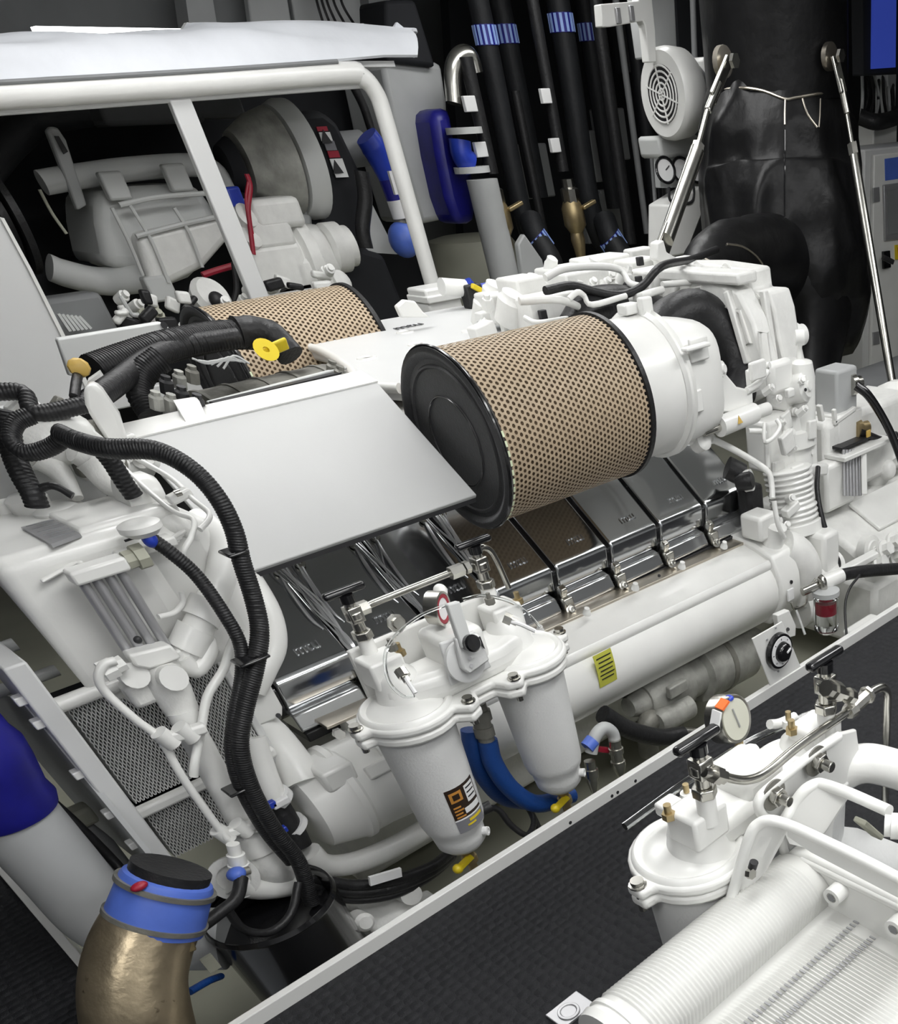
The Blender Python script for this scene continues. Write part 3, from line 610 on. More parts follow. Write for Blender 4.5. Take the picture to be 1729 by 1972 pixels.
for pts, r in (([(1400, 470), (1430, 475), (1455, 492), (1468, 508)], .005), ([(1325, 500), (1350, 497), (1375, 507), (1395, 520)], .005)):
    P = onto(elb, pts)
    if len(P) > 2: build('seam_cord', MB().tube(P, r, n=8, sm=3), 'steelstrip', EX)
seam = onto(body, [(1511, 250 + 12 * i) for i in range(20)], .001)
if len(seam) > 3: build('seam', MB().tube(seam, .005, n=6, sm=1), 'blackgloss', EX)
def strut(label, pts, r, foot):
    t = thing('support_strut', label, 'strut', U(*foot[:2], y=foot[2]))
    a, b, c, d, e = [U(p[0], p[1], y=p[2]) for p in pts]
    build('fork', MB().bar(a, b, .055, .02, up=V((0, 1, .3))).cyl(b + (a - b) * .4, c, .018), 'steel', t, bevel=.005)
    build('pivot_plate', MB().lathe(a + V((.0, .05, 0)), (0, -1, 0), [(0, .055), (.03, .055), (.031, .03)], 20), 'steelstrip', t)
    build('pivot_bolt', MB().hexn(a + V((.0, -.03, 0)), (0, -1, 0), .028, .02), 'steel', t)
    build('threaded_rod', MB().cyl(c, d, .013, n=12), 'steel', t)
    build('lock_nut', MB().lathe(d, (c - d), [(-.02, .03), (.03, .03)], 6), 'steel', t)
    build('tube', MB().cyl(d, e, r, n=20), 'steel', t, label='brushed steel tube')
    return t, e, d
s1, e, d = strut('left steel strut running from the black duct down to the engine', [(1402, 118, 3.78), (1372, 190, 3.72), (1362, 215, 3.7), (1342, 292, 3.64), (1282, 462, 3.5)], .033, (1278, 490, 3.45))
build('flattened_end', MB().bar(e + (d - e) * .12, U(1272, 490, y=3.47), .075, .022, up=V((0, 1, 0))), 'steel', s1, bevel=.006)
build('anchor_bracket', MB().prism([U(p_, q_, y=3.40) for p_, q_ in ((1266, 468), (1278, 462), (1284, 485), (1305, 498), (1303, 506), (1290, 508), (1293, 550), (1277, 550), (1272, 505), (1265, 500))], (0, .05, 0)), 'white', s1, bevel=.006)
s2_, e, d = strut('long right steel strut running down in front of the control cabinet', [(1607, 108, 3.88), (1624, 180, 3.82), (1631, 220, 3.8), (1643, 290, 3.74), (1733, 830, 3.2)], .026, (1729, 830, 3.2))
# ============================================================ GEARBOX AREA, RIGHT EDGE
GB = thing('gearbox', 'white gearbox casting at the right edge beyond the bellows', 'gearbox', (4.2, 2.8, -.5))
q = [U(1600, 1110, y=2.45), U(1603, 1070, y=2.5), U(1600, 1010, y=2.75)]
x0 = 3.45
def gx(p, x=x0): return (x, p[1], p[2])
prof2 = [(2.50, -.45), (2.46, -.12), (2.50, -.02), (2.72, .08), (3.2, .12), (3.4, -.1), (3.4, -.45)]
build('gear_casing', MB().prism([(x0, a, b) for a, b in prof2], (1.1, 0, 0)), 'cast', GB, bevel=.03)
build('inspection_cover', MB().box((4.0, 2.66, .065), (.6, .22, .02), Matrix.Rotation(.43, 3, 'X')), 'white', GB, bevel=.006)
build('bearing_boss', MB().lathe((3.5, 2.46, .0), (0, -1, .15), [(-.05, .07), (.0, .07), (.005, .05), (.012, .045), (.013, .02), (.02, .02)], 26), 'cast', GB)
build('upper_casing', MB().box((3.95, 2.95, .32), (.75, .3, .36)), 'cast', GB, bevel=.03)
build('bell_side', MB().lathe((4.35, 2.95, .25), (1, 0, 0), [(0, .2), (.06, .26), (.12, .26), (.2, .18)], 24), 'cast', GB)
build('ledge', MB().bar(U(1600, 1112, y=2.38), U(1745, 1035, y=2.38), .05, .03), 'white', GB, bevel=.006)
build('lower_casing', MB().box((4.0, 2.62, -.3), (1.2, .5, .35)), 'cast', GB, bevel=.03)
for px, py in ((1700, 1060), (1716, 1045), (1690, 1085), (1722, 1075)):
    bolt(U(px, py, y=2.36), (0, -1, .5), .03, .05, GB, 'cast')
build('output_drum', MB().lathe((3.62, 2.28, -.28), (1, .0, 0), [(0, .14), (.05, .17), (.06, .21), (.9, .21)], 40), 'white', GB)
build('drum_foot', PB(1665, 1225, 2.12, (.22, .1, .12)), 'white', GB, bevel=.015)
cn = thing('connector_box', 'grey and white heavy duty plug connector with latches on the gearbox', 'connector', (3.95, 2.85, .5))
build('plug_hood', PB(1610, 752, 2.9, (.17, .14, .20)), 'paintgrey', cn, bevel=.015, label='grey hood')
build('socket_base', PB(1612, 828, 2.88, (.20, .17, .18)), 'white', cn, bevel=.01)
build('latch', MB().bar(U(1605, 815, y=2.8), U(1645, 786, y=2.8), .02, .02).bar(U(1605, 788, y=2.8), U(1608, 815, y=2.8), .02, .02), 'white', cn, bevel=.004)
build('latch', MB().bar(U(1577, 780, y=2.82), U(1582, 810, y=2.82), .03, .02), 'white', cn, bevel=.004)
build('base_plate', MB().box(U(1635, 858, y=2.82), (.42, .26, .02)), 'white', cn, bevel=.004)
build('rubber_gasket', MB().box(U(1618, 848, y=2.84), (.24, .2, .012)), 'rubber', cn)
build('cable_gland', MB().lathe(U(1636, 742, y=2.84), (1, -.2, 0), [(0, .045), (.03, .045), (.035, .032), (.07, .03)], 18), 'steel', cn)
build('cable_gland', MB().lathe(U(1642, 830, y=2.82), (1, -.2, 0), [(0, .05), (.04, .05), (.045, .035), (.1, .03)], 18), 'brass', cn)
single('power_cable', T([(1648, 742, 2.8), (1672, 762, 2.75), (1700, 805, 2.7), (1722, 850, 2.65), (1740, 900, 2.6)], 8, n=14), 'blackgloss', 'glossy black cable curving down from the grey connector hood', 'cable')
single('signal_cable', T([(1655, 832, 2.78), (1680, 842, 2.76), (1700, 848, 2.75), (1725, 838, 2.75)], 7, n=12), 'rubber', 'short black cable leaving the brass gland of the white connector', 'cable')
single('cable_tag', PB(1672, 835, 2.74, (.03, .01, .03)), 'amber', 'tiny amber tag on the short black cable', 'tag', bevel=.002)
sg = thing('sight_glass', 'ribbed translucent sight glass below the connector plate', 'sight glass', U(1640, 950, y=2.7))
for i in range(6): build('tube', MB().cyl(U(1624 + i * 6, 866, y=2.74), U(1626 + i * 6, 955, y=2.7), .009, n=10), 'plate', sg)
build('post', MB().bar(U(1662, 862, y=2.72), U(1664, 952, y=2.68), .03, .03), 'white', sg, bevel=.004)
build('upper_block', PB(1605, 930, 2.78, (.24, .1, .22)), 'white', sg, bevel=.02)
dp = thing('side_pipe_casting', 'white rounded casting with stub pipes at the right edge below the strut', 'casting', U(1700, 900, y=3))
build('stub', T([(1690, 845, 2.9), (1712, 860, 2.85), (1725, 885, 2.8)], 12, n=16), 'white', dp)
build('dome', MB().ball(U(1682, 890, y=2.9), .13, (.8, .8, 1.2)), 'cast', dp)
build('boss', MB().ball(U(1708, 905, y=2.8), .05), 'cast', dp)
dk = thing('grey_machinery', 'dim grey machine casing standing behind the connector box', 'machine', (4.7, 3.7, -.5))
build('casing', MB().box((5.2, 3.6, .0), (1.3, .5, .7)), 'midgrey', dk, bevel=.05)
build('pipe', T([(1715, 900, 3.3), (1729, 930, 3.2), (1745, 960, 3.2)], 30, n=20), 'midgrey', dk)
single('thick_black_hose', T([(1618, 1108, 2.2), (1650, 1102, 2.19), (1690, 1098, 2.18), (1750, 1094, 2.17)], 11, n=18), 'rubber', 'thick black hose running off the right edge from a white fitting', 'hose')
hf = thing('hose_fitting', 'white hose fitting at the left end of the thick black hose', 'fitting', U(1595, 1115, y=2.22))
build('sleeve', T([(1583, 1124, 2.22), (1620, 1108, 2.2)], 13, n=18, sm=0), 'white', hf)
build('clamp', T([(1590, 1122, 2.22), (1596, 1119, 2.215)], 15, n=18, sm=0), 'white', hf)
build('stem', T([(1545, 1140, 2.25), (1585, 1122, 2.22)], 8, n=14, sm=0), 'steel', hf)
single('thin_black_wire', T([(1655, 1108, 2.15), (1635, 1135, 2.12), (1627, 1170, 2.1), (1630, 1225, 2.05)], 2.6, n=8), 'rubber', 'thin black wire looping down in front of the white drum', 'wire')
single('small_steel_line', T([(1523, 1160, 2.34), (1530, 1173, 2.33), (1545, 1168, 2.33), (1553, 1158, 2.33), (1556, 1135, 2.34), (1570, 1115, 2.36)], 2.5, n=8), 'steel', 'small bent steel line below the white flange', 'pipe')
single('tie_rod', T([(1533, 1175, 2.3), (1550, 1222, 2.25)], 2.5, n=8), 'scuff', 'thin white rod with a ball end above the coaming strip', 'rod')
wf = thing('clear_cup', 'clear plastic filter cup with a red core near the coaming strip', 'filter cup', U(1590, 1220, y=2.2))
build('cup', MB().lathe(U(1590, 1150, y=2.2), (0, 0, -1), [(0, .055), (.14, .055), (.16, .03)], 24), 'clear', wf)
build('red_core', MB().lathe(U(1590, 1160, y=2.2), (0, 0, -1), [(0, .03), (.05, .03)], 14), 'red', wf)
build('head', MB().lathe(U(1590, 1145, y=2.2), (0, 0, 1), [(0, .06), (.02, .06), (.03, .03)], 20), 'paintgrey', wf)
build('steel_elbow', T([(1587, 1140, 2.2), (1585, 1120, 2.2), (1578, 1112, 2.22)], 7, n=12), 'steel', wf)
bk = thing('mounting_bracket', 'white drilled mounting bracket behind the rotary switch plate', 'bracket', U(1510, 1230, y=2.3))
build('plate', PG([(1497, 1185), (1520, 1175), (1533, 1205), (1532, 1225), (1515, 1230), (1500, 1210)], 2.25, .03), 'white', bk, bevel=.004)
build('hole', MB().cyl(U(1517, 1212, y=2.248), U(1517, 1212, y=2.244), .008, n=10), 'ink', bk)
# rotary switch on its plate
sw = thing('rotary_switch', 'black rotary switch with white dial ring on an upright white plate', 'switch', (2.19, 1.955, 0))
build('back_plate', MB().prism([(2.037, 1.945, .26), (2.203, 1.945, .26), (2.31, 1.945, .01), (2.125, 1.945, .01)], (0, .006, 0)), 'white', sw, bevel=.003)
c = U(1497, 1252, y=1.94)
build('dial_base', MB().lathe(c, (0, -1, 0), [(0, .066), (.018, .064), (.02, .058)], 36), 'blackgloss', sw)
rg = build('dial_ring', MB().lathe(c + V((0, -.018, 0)), (0, -1, 0), [(0, .056), (.004, .055), (.0045, .038), (.002, .036)], 36), 'paper', sw, label='white ring')
tk = MB()
for i in range(8):
    a = math.pi / 4 * i; d = V((math.cos(a), 0, math.sin(a))); p = c + V((0, -.0225, 0)) + d * .047; tk.bar(p - d * .003, p + d * .003, .003, .001, up=V((0, 1, 0)))
build('tick_marks', tk, 'ink', rg)
build('knob', MB().lathe(c + V((0, -.018, 0)), (0, -1, 0), [(0, .037), (.02, .034), (.026, .028), (.028, .01)], 30), 'blackgloss', sw)
build('pointer', MB().bar(c + V((.0, -.047, .002)), c + V((.022, -.047, .012)), .008, .004, up=V((0, 1, 0))), 'paper', sw, bevel=.001)
for dx, dz in ((-.05, .06), (.0, .085), (.0, -.085), (-.0, -.0)):
    if dx or dz: p = c + V((dx, .004, dz)); build('screw', MB().cyl(p, p + V((0, -.004, 0)), .004, n=10), 'plate', sw)
# ============================================================ CONTROL CABINET, SCREEN, RIGHT BACKGROUND
cb = thing('control_cabinet', 'white steel control cabinet behind the right strut', 'cabinet', (7, 4.8, .05))
a, b = U(1672, 288, y=4.5), U(1692, 712, y=4.5)
cbx = a.x; top_z = a.z; bot_z = b.z
build('body', MB().box((cbx + .6, 4.78, (top_z + bot_z) / 2), (1.2, .5, top_z - bot_z)), 'panelwhite', cb, bevel=.01)
build('door', MB().box((cbx + .64, 4.515, (top_z + bot_z) / 2), (1.14, .03, top_z - bot_z - .06)), 'white', cb, bevel=.008)
def cbp(nm, pts, m, t=.02, y=4.5, **k): return build(nm, MB().prism([U(p[0], p[1], y=y) for p in pts], (0, -t, 0)), m, cb, **k)
cbp('blue_label', [(1703, 306), (1745, 300), (1746, 342), (1704, 348)], 'bluelight', .004, label='blue sticker')
cbp('display', [(1698, 356), (1745, 350), (1748, 458), (1701, 464)], 'plate', .02, bevel=.006)
cbp('display_glass', [(1703, 368), (1745, 363), (1747, 445), (1706, 452)], 'midgrey', .025)
cbp('lock', [(1679, 362), (1691, 360), (1692, 388), (1680, 390)], 'plate', .012, bevel=.003); cbp('lock', [(1679, 640), (1691, 638), (1692, 662), (1680, 664)], 'plate', .012, bevel=.003)
cbp('switch_plate', [(1697, 484), (1710, 482), (1712, 515), (1698, 518)], 'blackgloss', .02, bevel=.004)
build('switch_handle', MB().bar(U(1700, 495, y=4.44), U(1719, 505, y=4.40), .05, .03), 'rubber', cb, bevel=.006)
cbp('yellow_plate', [(1722, 472), (1745, 470), (1746, 498), (1723, 500)], 'yellow', .01); cbp('red_handle', [(1726, 476), (1745, 474), (1746, 492), (1727, 494)], 'red', .03, bevel=.004)
ms = thing('blue_screen', 'lit blue screen in a dark frame at the top right corner', 'screen', U(1700, 140, y=4.9))
build('frame', MB().prism([U(p[0], p[1], y=4.9) for p in ((1660, -60), (1745, -60), (1745, 142), (1662, 146))], (0, .1, 0)), 'walldark', ms, bevel=.01)
build('display', MB().prism([U(p[0], p[1], y=4.9) for p in ((1678, -60), (1722, -60), (1720, 130), (1676, 133))], (0, -.02, 0)), 'screen', ms)
jb = thing('junction_box', 'small white junction box with cables beneath the blue screen', 'junction box', U(1690, 270, y=5.2))
build('box', PB(1690, 262, 5.2, (.32, .15, .18)), 'white', jb, bevel=.01)
build('box', PB(1705, 180, 5.3, (.12, .12, .26)), 'paintgrey', jb, bevel=.01)
rn = random.Random(3)
for i in range(9):
    x = 1660 + i * 8; build('cable', T([(x, 150 + rn.uniform(-8, 8), 5.3), (x + rn.uniform(-8, 8), 190, 5.2), (x + rn.uniform(-12, 12), 235, 5.25)], 3.2, n=8), 'rubber' if i % 3 else 'paintgrey', jb)
single('cable_bundle', T([(1655, 225, 5.1), (1690, 235, 5.0), (1740, 222, 5.0)], 12, n=12), 'rubber', 'black cable bundle running right beneath the blue screen', 'cable')
# ============================================================ BLACK INSULATED PIPES AT THE BACK
YB = 6.3
def vpipe(nm, x0, y0, x1, y1, r, m, label, extra=None, bands=(), tags=(), cat='pipe', y=YB, top=True):
    a = U(x0, y0, y=y); b = U(x1, y1, y=y); b.x = a.x = (a.x + b.x) / 2; R = rp((a + b) / 2, r)
    t = thing(nm, label, cat, (a.x, y, b.z))
    if top: a = V((a.x, y, CEIL))
    pts = [a, (a + b) / 2, b]
    if extra:
        e = [U(*p) for p in []]; pts += [V((b.x + dx, y + dy, b.z + dz)) for dx, dy, dz in extra]
    build('insulation' if 'insul' in nm else 'pipe', MB().tube(pts, R, n=24, sm=6), m, t)
    for k in bands:
        c = U(k[0], k[1], y=y); c = V((a.x, y, c.z)) if len(k) < 3 else c
        build('tape_band', MB().lathe(c - V((0, 0, .045)), (0, 0, 1), [(0, R + .004), (.09, R + .004)], 28), 'navy', t)
        sb = MB()
        for i in range(14):
            an = 2 * math.pi * i / 14; d = V((math.cos(an), math.sin(an), 0)); p = c + d * (R + .006)
            sb.bar(p - V((0, 0, .042)), p + V((0, 0, .042)), 2 * math.pi * R / 26, .004, up=d)
        build('tape_stripes', sb, 'tape', t, kind='stuff')
    for px, py in tags:
        c = U(px, py, y=y - R); build('white_tag', MB().box(c, (R * 2.0, .03, .07)), 'paper', t, bevel=.004)
    return t
vpipe('insulated_pipe', 941, 90, 1010, 430, 19, 'blackpipe', 'black insulated pipe with tape band, just right of the slim pipe by the grey column', extra=[(.12, -.05, -.35)], bands=[(936, 68)])
vpipe('insulated_pipe', 982, 90, 1035, 380, 19, 'blackpipe', 'thick black insulated pipe behind and right of its taped twin', bands=[(978, 66)], y=6.6)
vpipe('insulated_pipe', 1078, 60, 1150, 430, 21, 'blackpipe', 'thick black insulated pipe with the highest blue striped band', extra=[(.25, -.05, -.3)], bands=[(1070, 44)])
vpipe('insulated_pipe', 1130, 80, 1190, 400, 17, 'blackpipe', 'black insulated pipe with the rightmost blue striped band', bands=[(1126, 62)], y=6.6)
vpipe('slim_pipe', 998, 175, 1052, 500, 8, 'rubber', 'slim dark pipe with a rounded top between the thick insulated pipes', top=False, tags=[])
vpipe('slim_pipe', 1042, 95, 1085, 330, 11, 'rubber', 'slim grey black pipe with two white tags and a brass valve', tags=[(1050, 185), (1068, 280)], top=True, y=6.1)
vpipe('slim_pipe', 1158, 60, 1212, 470, 12, 'rubber', 'slim grey black pipe right of the insulated pipes', y=6.1)
vpipe('slim_pipe', 1240, 180, 1268, 470, 14, 'blackpipe', 'dark pipe left of the round gauges', y=6.3)
vpipe('slim_pipe', 1215, 200, 1243, 450, 6, 'midgrey', 'thin grey pipe between the dark pipes left of the gauges', y=6.2)
vpipe('insulated_pipe', 1195, -20, 1210, 140, 30, 'blackpipe', 'very thick dark pipe end under the white fan bracket', y=6.7)
vpipe('slim_pipe', 900, 110, 944, 335, 13, 'rubber', 'slim dark pipe with white tags left of the insulated pipes', tags=[(904, 200), (925, 288)], top=False, y=6.1)
single('pipe_elbow', MB().tube([U(875, 200, y=6.15), U(872, 140, y=6.15), U(885, 112, y=6.15), U(905, 110, y=6.15), U(915, 140, y=6.15)], .05, n=16), 'steel', 'bright steel elbow at the top of the leftmost slim pipe', 'pipe')
for px, py, lb in ((945, 370, 'brass ball valve hanging left of the insulated pipes'), (1092, 370, 'brass ball valve hanging between the insulated pipes')):
    t = thing('brass_valve', lb, 'valve', U(px, py + 35, y=6.0))
    c = U(px, py - 25, y=6.0)
    build('union', MB().lathe(c, (0, 0, -1), [(0, .04), (.04, .04), (.05, .06), (.12, .06)], 8), 'steel', t)
    build('body', MB().lathe(c + V((0, 0, -.1)), (0, 0, -1), [(0, .05), (.05, .075), (.14, .075), (.18, .045), (.22, .05), (.27, .04), (.34, .03)], 16), 'brass', t)
    build('handle', MB().bar(c + V((.03, -.07, -.15)), c + V((.13, -.09, -.12)), .05, .02), 'brass', t, bevel=.005)
col = vpipe('grey_column', 930, 345, 985, 600, 28, 'paintgrey', 'thick pale grey column behind the engine, under the blue valve', top=False, cat='column', y=6.0)
nv = thing('blue_valve_body', 'dark blue valve body left of the grey column', 'valve', U(880, 420, y=6.2))
build('body', PG([(832, 215), (868, 205), (880, 280), (905, 300), (915, 350), (918, 430), (880, 432), (862, 380), (845, 300)], 6.2, .25), 'navy', nv, bevel=.05, label='dark blue casting')
build('bonnet', T([(885, 270, 6.1), (890, 300, 6.1), (905, 315, 6.1)], 20, n=18), 'blue', nv, label='lighter blue bonnet')
build('flange', MB().lathe(U(895, 258, y=6.1), (0, 0, 1), [(0, .11), (.03, .11)], 22), 'scuff', nv); build('flange', MB().lathe(U(910, 333, y=6.1), (0, 0, 1), [(0, .11), (.03, .11)], 22), 'scuff', nv)
single('grey_locker', MB().prism([U(a, b, y=6.4) for a, b in ((735, 120), (850, 120), (862, 200), (870, 420), (812, 432), (760, 250))], (0, .5, 0)), 'paintgrey', 'smooth grey locker panel behind the white frame post', 'locker', bevel=.03)
single('dark_locker_top', MB().prism([U(a, b, y=6.35) for a, b in ((742, 0), (800, 0), (840, 130), (745, 118))], (0, .3, 0)), 'walldark', 'dark hanging cover above the grey locker', 'cover', bevel=.02)
single('beige_tank', MB().lathe(U(905, 470, y=6.9), (0, 0, 1), [(-1.2, .36), (-.05, .36), (.03, .30), (.05, .2)], 40), 'beige', 'rounded beige tank end left of the grey column', 'tank')
single('sloped_bracket', PG([(998, 470), (1010, 450), (1045, 500), (1055, 545), (1010, 560)], 5.9, .05), 'paintgrey', 'slotted grey gusset plate at the foot of the grey column', 'bracket', bevel=.01)
bt = []
for px, py, ang in ((1036, 465, .9), (1178, 465, .9)):
    t = thing('pipe_bend', 'black pipe bend with striped tape collar under the ' + ('left' if px < 1100 else 'right') + ' insulated pipes', 'pipe', U(px, py, y=6.0))
    P = [U(px - 14, py - 40, y=6.2), U(px, py, y=6.1), U(px + 25, py + 40, y=6.0), U(px + 30, py + 80, y=6.0)]
    R = rp(P[1], 22); build('bend', MB().tube(P, R, n=20), 'blackpipe', t)
    ax = V((.5, -.35, -1)).normalized(); c = P[1]; u, v, _ = frame(ax)
    build('tape_band', MB().lathe(c - ax * .03, ax, [(0, R * 1.02), (.10, R * 1.02)], 26), 'navy', t); sb = MB()
    for i in range(14):
        an = 2 * math.pi * i / 14; d = u * math.cos(an) + v * math.sin(an); p = c + d * R * 1.03; sb.bar(p - ax * .028, p + ax * .068, R * .22, .005, up=d)
    build('tape_stripes', sb, 'tape', t, kind='stuff')
dkbox = [((1180, 60), (1250, 60), (1262, 330), (1225, 330)), ((1060, 200), (1140, 200), (1150, 300), (1080, 300))]
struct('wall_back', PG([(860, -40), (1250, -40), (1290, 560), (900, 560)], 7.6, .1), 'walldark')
for i, (px, py) in enumerate(((1025, 330), (1160, 300), (1175, 260), (1145, 420), (1180, 410))):
    single('grey_box', PB(px, py, 6.9, (.28, .1, .3)), 'midgrey', 'dim grey box behind the insulated pipes, ' + ('leftmost of five', 'second highest, right of the middle', 'highest of the five', 'lowest, in the middle', 'rightmost of five')[i], 'box', bevel=.01)
# fan, duct, bracket, gauges
fn = thing('blower_fan', 'white round blower with a radial grille beside the left strut', 'fan', U(1300, 250, y=5.0))
fc = U(1276, 182, y=5.0); fr = .19
build('housing', MB().lathe(fc, (1, 0, 0), [(0, .12), (0, fr * .96), (.02, fr * 1.04), (.06, fr * 1.06), (.16, fr * 1.02), (.2, fr * .9), (.22, .1)], 40), 'white', fn)
build('grille_disc', MB().lathe(fc, (-1, 0, 0), [(-.004, .125), (.003, .125)], 36), 'ink', fn)
for i in range(1, 6): build('grille_ring', MB().tube([fc + V((-.008, math.cos(a) * i * .024, math.sin(a) * i * .024)) for a in [2 * math.pi * j / 28 for j in range(28)]], .005, n=6, sm=0, closed=True), 'white', fn)
for i in range(6):
    a = math.pi / 3 * i + .3; build('grille_spoke', MB().bar(fc + V((-.01, 0, 0)), fc + V((-.01, math.cos(a) * .13, math.sin(a) * .13)), .008, .006), 'white', fn)
build('motor', MB().box(fc + V((.34, 0, .0)), (.14, .22, .3)), 'white', fn, bevel=.02); build('motor_neck', MB().lathe(fc + V((.2, 0, 0)), (1, 0, 0), [(0, .13), (.25, .13)], 24), 'midgrey', fn)
build('top_duct', MB().prism([U(a, b, y=5.15) for a, b in ((1243, -40), (1298, -40), (1305, 108), (1262, 112))], (0, .18, 0)), 'paintgrey', fn, bevel=.01)
build('fan_arm', MB().prism([U(a, b, y=5.0) for a, b in ((1232, -40), (1252, -40), (1262, 60), (1264, 120), (1250, 120), (1243, 50), (1238, 40), (1175, 52), (1160, 52), (1157, 8), (1230, 2))], (0, .06, 0)), 'white', fn, bevel=.005)
build('bottom_pad', MB().prism([U(a, b, y=5.1) for a, b in ((1268, 262), (1345, 258), (1348, 300), (1275, 305))], (0, .2, 0)), 'scuff', fn, bevel=.02)
for px, py in ((1190, 30), (1216, 26)): build('slot', MB().box(U(px, py, y=4.99), (.03, .02, .06)), 'plate', fn, bevel=.004)
gp = thing('gauge_panel', 'panel with three round gauges in black rings left of the black duct', 'gauge panel', U(1310, 400, y=5.1))
build('plate', MB().prism([U(a, b, y=5.15) for a, b in ((1268, 300), (1350, 296), (1352, 360), (1272, 362))], (0, .05, 0)), 'paintgrey', gp, bevel=.005)
for px in (1279, 1310, 1338):
    c = U(px, 330, y=5.1); g = build('gauge_face', MB().lathe(c, (-.3, -1, .3), [(0, .06), (.02, .06)], 26), 'paper', gp)
    u, v, w_ = frame(V((-.3, -1, .3))); build('gauge_ring', MB().tube([c + w_ * .02 + (u * math.cos(a) + v * math.sin(a)) * .062 for a in [2 * math.pi * j / 28 for j in range(28)]], .009, n=8, sm=0, closed=True), 'blackgloss', g)
    build('needle', MB().bar(c + w_ * .024, c + w_ * .024 + u * .03 + v * .02, .005, .003, up=w_), 'ink', g)
build('wire_loop', T([(1288, 360, 5.0), (1290, 385, 5.0), (1305, 392, 5.0), (1330, 390, 5.0), (1336, 372, 5.0), (1334, 350, 5.0)], 2.5, n=8), 'ink', gp)
single('white_chute', PG([(1290, 395), (1350, 358), (1353, 410), (1322, 490), (1288, 495)], 5.0, .2), 'white', 'white sheet metal chute behind the left steel strut', 'sheet', bevel=.01)
for i in range(7):
    x = 1255 + 8 * i; single('thin_riser', T([(x, 300, 5.4), (x + 6, 380, 5.4), (x + 12, 460, 5.4)], 4, n=10), ('midgrey', 'blackpipe', 'rubber')[i % 3], ('first', 'second', 'third', 'fourth', 'fifth', 'sixth', 'seventh')[i] + ' thin dark riser from the left behind the gauge panel', 'pipe')
single('screen_frame_dark', PG([(1300, -40), (1370, -40), (1376, 130), (1310, 125)], 5.8, .1), 'walldark', 'dark cabinet side between the fan duct and the black exhaust', 'cabinet')
single('grey_riser', T([(1333, -30, 5.6), (1336, 60, 5.6), (1338, 120, 5.6)], 6, n=12), 'midgrey', 'thin grey riser in front of the dark cabinet side', 'pipe')
